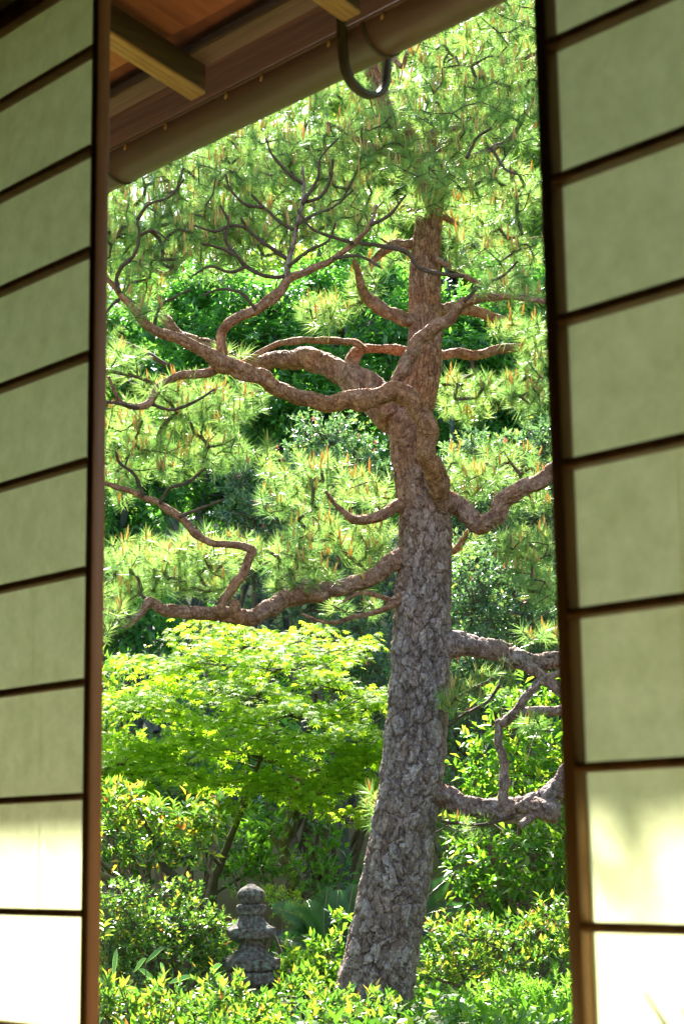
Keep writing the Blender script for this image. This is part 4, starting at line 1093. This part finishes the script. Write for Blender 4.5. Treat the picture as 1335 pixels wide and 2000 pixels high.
part('foliage', v, f, M_maple, mp, {'tint': np.repeat(np.clip(g.normal(.5, .25, len(pos)), 0, 1), len(MAPLE[0]))}, False, True)
S0 = []; S1 = []
for (ps, dd, uu) in lay:
    c = ps.mean(0) - np.array([0, 0, .03])
    for q in ps[g.choice(len(ps), 26, False)]:
        m_ = (c + q) / 2 + np.array([0, 0, -.02]) + g.normal(size=3) * .03
        S0 += [c, m_]; S1 += [m_, q]
v, f = segs(np.array(S0), np.array(S1), .0035, .002, 4)
part('twigs', v, f, M_mapletrunk, mp, None, True, True)

# ---- shrubs round about, near to far
def shrub(name, label, px, Y, blobs, m, ln, ratio, dens, seed, **kw):
    return plant(name, label, kw.pop('cat', 'shrub'), gpt(px, Y), blobs, m, ln, ratio, dens, kw.pop('shape', LEAF), kw.pop('k', 6), seed=seed, **kw)
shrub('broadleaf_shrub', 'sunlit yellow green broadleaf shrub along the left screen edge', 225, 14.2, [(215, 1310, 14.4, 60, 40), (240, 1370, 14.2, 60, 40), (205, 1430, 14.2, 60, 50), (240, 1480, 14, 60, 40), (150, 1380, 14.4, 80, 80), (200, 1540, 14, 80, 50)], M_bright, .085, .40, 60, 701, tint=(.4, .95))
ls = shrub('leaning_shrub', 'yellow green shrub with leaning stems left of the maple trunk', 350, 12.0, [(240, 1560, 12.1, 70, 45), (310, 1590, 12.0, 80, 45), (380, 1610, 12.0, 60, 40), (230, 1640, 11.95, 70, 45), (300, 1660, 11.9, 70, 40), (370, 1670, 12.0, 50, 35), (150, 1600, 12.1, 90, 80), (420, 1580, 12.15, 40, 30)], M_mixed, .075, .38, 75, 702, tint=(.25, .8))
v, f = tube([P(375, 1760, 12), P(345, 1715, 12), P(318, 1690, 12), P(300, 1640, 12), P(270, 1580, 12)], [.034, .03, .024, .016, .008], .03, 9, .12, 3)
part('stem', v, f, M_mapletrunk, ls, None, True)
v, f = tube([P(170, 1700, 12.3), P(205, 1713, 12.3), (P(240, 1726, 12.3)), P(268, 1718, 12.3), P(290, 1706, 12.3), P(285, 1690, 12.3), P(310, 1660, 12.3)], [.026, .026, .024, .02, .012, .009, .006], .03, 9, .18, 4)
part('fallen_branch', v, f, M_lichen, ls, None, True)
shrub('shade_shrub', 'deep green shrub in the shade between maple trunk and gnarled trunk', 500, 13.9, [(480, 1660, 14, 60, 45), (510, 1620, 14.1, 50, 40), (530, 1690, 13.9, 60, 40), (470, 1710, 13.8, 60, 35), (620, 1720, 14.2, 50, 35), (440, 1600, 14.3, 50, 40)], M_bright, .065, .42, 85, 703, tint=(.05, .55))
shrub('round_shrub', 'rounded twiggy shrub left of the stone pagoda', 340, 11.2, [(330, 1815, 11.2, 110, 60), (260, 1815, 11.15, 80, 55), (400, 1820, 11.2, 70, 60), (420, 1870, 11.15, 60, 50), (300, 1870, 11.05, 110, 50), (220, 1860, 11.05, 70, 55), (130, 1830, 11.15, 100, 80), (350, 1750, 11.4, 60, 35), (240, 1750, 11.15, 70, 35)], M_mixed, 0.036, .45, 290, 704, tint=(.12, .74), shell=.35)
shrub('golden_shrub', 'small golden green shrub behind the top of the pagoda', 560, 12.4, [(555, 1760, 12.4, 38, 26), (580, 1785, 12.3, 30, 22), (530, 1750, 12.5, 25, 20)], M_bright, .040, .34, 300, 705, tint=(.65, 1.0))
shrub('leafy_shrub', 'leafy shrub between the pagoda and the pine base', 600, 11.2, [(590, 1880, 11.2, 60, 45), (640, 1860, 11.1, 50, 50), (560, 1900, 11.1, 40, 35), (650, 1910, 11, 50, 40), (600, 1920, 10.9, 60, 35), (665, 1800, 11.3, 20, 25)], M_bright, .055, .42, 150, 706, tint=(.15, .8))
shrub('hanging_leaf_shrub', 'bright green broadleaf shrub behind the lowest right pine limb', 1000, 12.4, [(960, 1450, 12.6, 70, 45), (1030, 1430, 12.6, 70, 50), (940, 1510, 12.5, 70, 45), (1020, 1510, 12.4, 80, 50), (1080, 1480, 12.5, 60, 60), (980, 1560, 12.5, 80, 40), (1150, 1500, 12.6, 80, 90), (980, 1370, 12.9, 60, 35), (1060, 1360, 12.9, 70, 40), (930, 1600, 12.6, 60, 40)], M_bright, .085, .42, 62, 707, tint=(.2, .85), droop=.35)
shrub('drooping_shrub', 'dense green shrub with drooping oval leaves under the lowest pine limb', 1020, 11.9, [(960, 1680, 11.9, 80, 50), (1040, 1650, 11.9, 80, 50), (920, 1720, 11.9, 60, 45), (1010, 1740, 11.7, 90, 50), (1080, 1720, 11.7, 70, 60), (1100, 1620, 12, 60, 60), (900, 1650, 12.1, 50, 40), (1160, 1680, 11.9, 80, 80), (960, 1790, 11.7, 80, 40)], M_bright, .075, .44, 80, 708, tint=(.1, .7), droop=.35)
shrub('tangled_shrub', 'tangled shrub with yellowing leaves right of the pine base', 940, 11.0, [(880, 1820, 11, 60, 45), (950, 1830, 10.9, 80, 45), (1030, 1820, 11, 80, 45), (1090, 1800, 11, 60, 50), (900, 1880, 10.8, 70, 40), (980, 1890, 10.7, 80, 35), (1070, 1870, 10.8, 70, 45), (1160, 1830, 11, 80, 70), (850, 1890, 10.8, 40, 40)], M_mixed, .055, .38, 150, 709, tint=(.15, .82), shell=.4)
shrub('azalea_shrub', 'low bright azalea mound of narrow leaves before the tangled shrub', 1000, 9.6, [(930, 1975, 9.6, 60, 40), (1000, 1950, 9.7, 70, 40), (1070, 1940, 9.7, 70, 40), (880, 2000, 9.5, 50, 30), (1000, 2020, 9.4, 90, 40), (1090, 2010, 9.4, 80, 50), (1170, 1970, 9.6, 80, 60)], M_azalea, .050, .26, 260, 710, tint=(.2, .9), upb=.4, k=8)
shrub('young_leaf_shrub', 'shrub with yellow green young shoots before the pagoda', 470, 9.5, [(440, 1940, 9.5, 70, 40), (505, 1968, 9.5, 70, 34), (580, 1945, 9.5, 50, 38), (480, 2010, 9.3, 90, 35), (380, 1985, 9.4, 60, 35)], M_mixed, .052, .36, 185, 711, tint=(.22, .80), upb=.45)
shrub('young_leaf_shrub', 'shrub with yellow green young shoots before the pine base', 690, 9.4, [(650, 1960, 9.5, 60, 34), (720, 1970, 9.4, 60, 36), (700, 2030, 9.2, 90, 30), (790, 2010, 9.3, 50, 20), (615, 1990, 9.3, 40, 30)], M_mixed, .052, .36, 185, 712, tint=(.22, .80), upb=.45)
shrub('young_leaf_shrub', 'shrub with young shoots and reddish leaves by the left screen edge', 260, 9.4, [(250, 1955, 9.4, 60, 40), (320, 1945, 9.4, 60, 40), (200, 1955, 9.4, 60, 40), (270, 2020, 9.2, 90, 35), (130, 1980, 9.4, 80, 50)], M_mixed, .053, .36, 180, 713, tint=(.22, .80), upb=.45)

# ---- hedges close to the wall and low cover on the ground
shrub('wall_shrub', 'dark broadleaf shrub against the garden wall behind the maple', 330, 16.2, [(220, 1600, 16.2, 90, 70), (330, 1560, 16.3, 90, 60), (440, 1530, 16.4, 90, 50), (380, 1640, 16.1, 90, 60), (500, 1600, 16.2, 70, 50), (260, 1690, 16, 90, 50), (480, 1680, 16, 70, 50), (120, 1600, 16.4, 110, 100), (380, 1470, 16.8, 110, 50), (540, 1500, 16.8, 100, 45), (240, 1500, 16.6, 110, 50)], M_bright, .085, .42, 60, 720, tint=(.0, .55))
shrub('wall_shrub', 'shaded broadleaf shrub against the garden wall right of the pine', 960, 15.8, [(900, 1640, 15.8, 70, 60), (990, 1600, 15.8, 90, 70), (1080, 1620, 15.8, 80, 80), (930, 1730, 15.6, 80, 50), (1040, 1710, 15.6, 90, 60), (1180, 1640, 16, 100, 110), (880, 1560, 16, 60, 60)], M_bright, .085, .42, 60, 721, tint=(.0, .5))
g = np.random.default_rng(58)
n_ = 5200
q = np.stack([g.uniform(-5.5, 5.5, n_), g.uniform(7.6, 17.5, n_), np.zeros(n_)], 1)
q[:, 2] = ground_z(q[:, 0], q[:, 1]) + g.uniform(.02, .14, n_)
mass('ground_cover', 'low leafy ground cover between the shrubs', 'ground cover', q, M_bright, .07, .4, 6, 59, (.1, .7))
# unseen trees added on both sides to block sky and tint the paper green
def pix(x, y, z):
    v = np.array([x, y, z - E]); d = v @ FWD
    return 667.5 + F * (v @ RIGHT) / d, 1000 - F * (v @ UP) / d
for i, (x, y, lab) in enumerate([(-5.6, 7.5, 'leafy tree added to block sky beyond the left screen near the house'), (-7.0, 12.5, 'leafy tree added to block sky beyond the left screen by the maple'), (5.2, 8.0, 'leafy tree added to block sky beyond the right screen near the pine'), (7.6, 4.4, 'leafy tree added to block sky off the end of the veranda'), (8.6, 9.5, 'tall leafy tree added to block sky at the back beyond the right screen'), (10.5, 15, 'tall tree added to block sky by the garden wall beyond the right screen'), (4.4, 14.0, 'tall leafy tree added to block sky close behind the right hand shrubs'), (11.5, 6, 'leafy tree added to block sky far off the end of the veranda')]):
    g = np.random.default_rng(800 + i)
    blobs = []
    for k in range(46):
        a = g.uniform(0, 2 * pi); r = g.uniform(.3, 2.2); bx, by, bz = x + r * cos(a), max(1.5, y + r * sin(a)), g.uniform(.9, 12.0)
        px, py = pix(bx, by, bz); R_ = g.uniform(.6, 1.0)
        blobs.append((px, py, by, R_ * F / by, R_ * .7 * F / by, R_))
    plant('sky_block_tree', lab, 'tree', (x, y, 0), blobs, M_far, .22, .42, 10.5, LEAF2, 6, 'unseen trees added to block sky', M_greytrunk, .06, True, .5, .2, 0, .8, .5, (.2, .9), 'trunk', 'crown', seed=810 + i)
# ---- cycad
cy = thing('cycad', 'cycad with stiff feathery fronds between the pagoda and the pine', 'cycad', gpt(640, 11.9))
cb = P(640, 1900, 11.9)
v, f = tube([np.array([cb[0], cb[1], -.03]), np.array([cb[0], cb[1], .12]), cb], [.09, .10, .07], .04, 12, .15, 5)
part('caudex', v, f, M_lichen, cy, None, True)
def frond(tip, mid, droop_n):
    p, = catmull([cb, (cb * .5 + mid * .5) + np.array([0, 0, .03]), mid, tip], .012)
    n_ = len(p); t, n1, n2 = frames(p)
    s = np.linspace(0, 1, n_)
    vs, fs = segs(p[:-1], p[1:], .005, .004, 4)
    sel = s > .18
    upv = norm(np.array(droop_n))
    B = Bag(); B.add(vs, fs, np.full(len(vs), .9))
    for sg in (-1, 1):
        side = norm(np.cross(t, np.tile(upv, (n_, 1)))) * sg
        d = norm(side * .9 + t * .75 + upv * .18)[sel]
        ll = (.15 * np.sin(pi * np.clip(s * .88 + .1, 0, 1)) + .02)[sel]
        v, f = leaves(p[sel], d, np.tile(upv, (sel.sum(), 1)), ll, .0085, LEAF)
        B.add(v, f, np.full(len(v), .45))
    B.part('frond', M_cycad, cy, False)
for tip, mid, nn_ in [((532, 1772, 11.5), (592, 1795, 11.6), (0, -.85, .5)), ((548, 1835, 11.4), (600, 1840, 11.6), (0, -.8, .6)), ((640, 1735, 12.0), (632, 1800, 12), (.3, -.9, .2)), ((690, 1730, 12.0), (675, 1800, 12), (-.3, -.9, .2)), ((720, 1790, 12.4), (680, 1820, 12.2), (0, -.3, .9)),
                      ((875, 1715, 12.4), (820, 1760, 12.2), (.2, -.95, .25)), ((900, 1770, 12.2), (820, 1790, 12.2), (.1, -.9, .4)), ((600, 1760, 12.6), (620, 1810, 12.3), (0, -.6, .8)), ((660, 1740, 12.6), (655, 1800, 12.3), (0, -1, .2)), ((560, 1870, 12.3), (600, 1850, 12.1), (0, 0, 1))]:
    frond(P(*tip), P(*mid), nn_)

# ---- stone pagoda
SY = 11.0
sb = P(491, 1920, SY); sb[2] = 0
sp = thing('stone_pagoda', 'small weathered stone pagoda of stacked blocks spotted with pale lichen', 'stone pagoda', sb)
pxm = SY / F
def zpx(py): return P(491, py, SY)[2]
def stone(name, prof, sq, rot, corner=0., seed=0, amp=.004):
    """prof: (py, half width px); sq: 0 round .. 1 square; corner: upturn of the corners in px at the rim"""
    g = np.random.default_rng(seed)
    nc = 56
    th_ = np.arange(nc) * 2 * pi / nc
    pr = np.array(prof, float)
    pts = np.column_stack([pr[:, 1], np.zeros(len(pr)), pr[:, 0]])
    # densify linearly with slight rounding
    out = []
    for i in range(len(pr) - 1):
        k = max(2, int(np.hypot(*(pr[i + 1] - pr[i])) / 2.0))
        for s in range(k): out.append(pr[i] + (pr[i + 1] - pr[i]) * s / k)
    out.append(pr[-1]); out = np.array(out)
    if sq < .2:
        sm = out.copy(); sm[1:-1] = (out[:-2] + 6 * out[1:-1] + out[2:]) / 8; out = sm
    c_, s_ = np.cos(th_), np.sin(th_)
    p_ = 2 + 13 * sq
    rs = 1 / (np.abs(c_) ** p_ + np.abs(s_) ** p_) ** (1 / p_)
    V_ = []
    wmax = pr[:, 1].max()
    for py, hw in out:
        r = hw * pxm * rs
        up_ = corner * pxm * np.clip(rs - 1, 0, 1) / .41 * np.clip((hw / wmax - .6) / .4, 0, 1)
        nzz = sum(np.sin(th_ * m + ph + py * q) * a for m, ph, q, a in zip(g.integers(1, 14, 10), g.uniform(0, 6, 10), g.uniform(-.6, .6, 10), g.uniform(.2, 1, 10))) * amp * .12
        nzz = nzz + g.normal(size=nc) * amp * .12
        x = (r + nzz) * c_; y = (r + nzz) * s_
        a = radians(rot)
        V_.append(np.column_stack([x * cos(a) - y * sin(a), x * sin(a) + y * cos(a), np.full(nc, zpx(py)) + up_]))
    V_ = np.vstack(V_) + np.array([sb[0], sb[1], 0])
    nr = len(out)
    part(name, V_, [grid_faces(nr, nc), np.arange(nc)[None], np.arange((nr - 1) * nc, nr * nc)[None, ::-1]], M_stone, sp, None, False)
stone('jewel', [(1726, 1), (1727.5, 7), (1731, 12), (1735, 19), (1741, 25), (1748, 26.5), (1755, 25), (1761, 21), (1766.5, 16), (1767.5, 6)], 0, 0, 0, 1, .004)
stone('ring', [(1766, 8), (1766.5, 24), (1769, 27), (1775, 27), (1783, 26), (1788, 22), (1789, 8)], .12, 14, 0, 2, .004)
stone('roof_stone', [(1787.5, 5), (1788, 20), (1793, 21.5), (1800, 25), (1807, 30), (1812, 36), (1815, 41), (1818, 42), (1828, 41.5), (1832, 40), (1833.5, 36), (1834, 8)], .8, 14, 5, 3, .005)
stone('body', [(1832, 8), (1832.5, 17), (1842, 19), (1855, 24), (1864, 28), (1867, 10)], .5, 14, 0, 4, .005)
stone('lower_roof_stone', [(1856, 8), (1856.5, 28), (1864, 31), (1869, 36), (1873, 44), (1875, 49), (1888, 49), (1894, 47.5), (1896, 43), (1897, 10)], .8, 14, 5, 5, .005)
stone('plinth', [(1895.5, 8), (1896, 42), (1900, 47), (1912, 48), (1921, 47), (1924, 43), (1925, 8)], .7, 14, 0, 6, .005)
stone('shaft', [(1923, 8), (1923.5, 33), (1950, 33), (1990, 35), (1993, 8)], .5, 14, 0, 7, .005)

# ---- striped bamboo grass and a seedling by the left screen
ss = thing('bamboo_grass', 'broad pale edged bamboo grass leaves at the foot of the round shrub', 'bamboo grass', gpt(245, 10.2))
g = np.random.default_rng(900)
for k, (px, py, dx, dy, L) in enumerate([(222, 1905, 6, -60, .17), (238, 1945, 30, 50, .17), (262, 1898, 50, -70, .16), (300, 1915, -30, -30, .13), (285, 1880, 40, -40, .15), (215, 1950, -20, 40, .14), (330, 1920, 50, -20, .15), (410, 1900, 40, -40, .13), (320, 1905, -10, -60, .13), (205, 1925, -25, -30, .13)]):
    b = P(px, py, 10.2 + g.uniform(-.15, .15)); e = P(px + dx, py + dy, 10.1)
    d = norm(e - b)
    p, r = catmull([b, b + d * L * .35, b + d * L * .7 + np.array([0, 0, -.004]), b + d * L + np.array([0, 0, -.02])], .015, [.003, .014, .012, .001])
    ax = norm(np.cross(d, np.array([g.normal() * .4, -1, .5])))
    cols = np.array([-1, -.7, 0, .7, 1]); tcol = np.array([.95, .5, .45, .5, .95])
    nz_ = np.array([.0, .1, -.1, .1, .0])
    v = (p[:, None] + ax[None, None] * (cols[None, :, None] * r[:, None, None]) + np.array([0, -.6, .6]) * (nz_[None, :, None] * r[:, None, None])).reshape(-1, 3)
    i = (np.arange(len(p) - 1)[:, None] * 5 + np.arange(4)[None]).ravel()[:, None]
    part('leaf', v, np.hstack([i, i + 1, i + 6, i + 5]), M_sasa, ss, {'tint': np.tile(tcol, len(p))}, True)
    v, f = tube([np.array([b[0] + g.uniform(-.03, .03), b[1], 0]), (b + np.array([b[0], b[1], 0])) / 2, b], [.003, .0025, .002], .05, 5)
    part('stalk', v, f, M_stem, ss, None, True)
sd = thing('seedling', 'thin upright seedling with a leaf tuft against the left screen edge', 'seedling', gpt(208, 9.8))
b0 = gpt(210, 9.8); tp_ = P(203, 1805, 9.8)
v, f = tube([b0, (b0 + tp_) / 2 + np.array([.01, 0, 0]), tp_], [.0045, .004, .003], .05, 6)
part('stem', v, f, M_stem, sd, None, True)
v, f, al = sprays(np.array([tp_, tp_ - np.array([0, 0, .04])]), np.array([[0, 0, 1.], [0, 0, 1.]]), 7, .075, .32, LEAFB, 1.2, .1, .2)
part('foliage', v, f, M_mixed, sd, {'tint': np.full(len(v), .8)}, False, True)
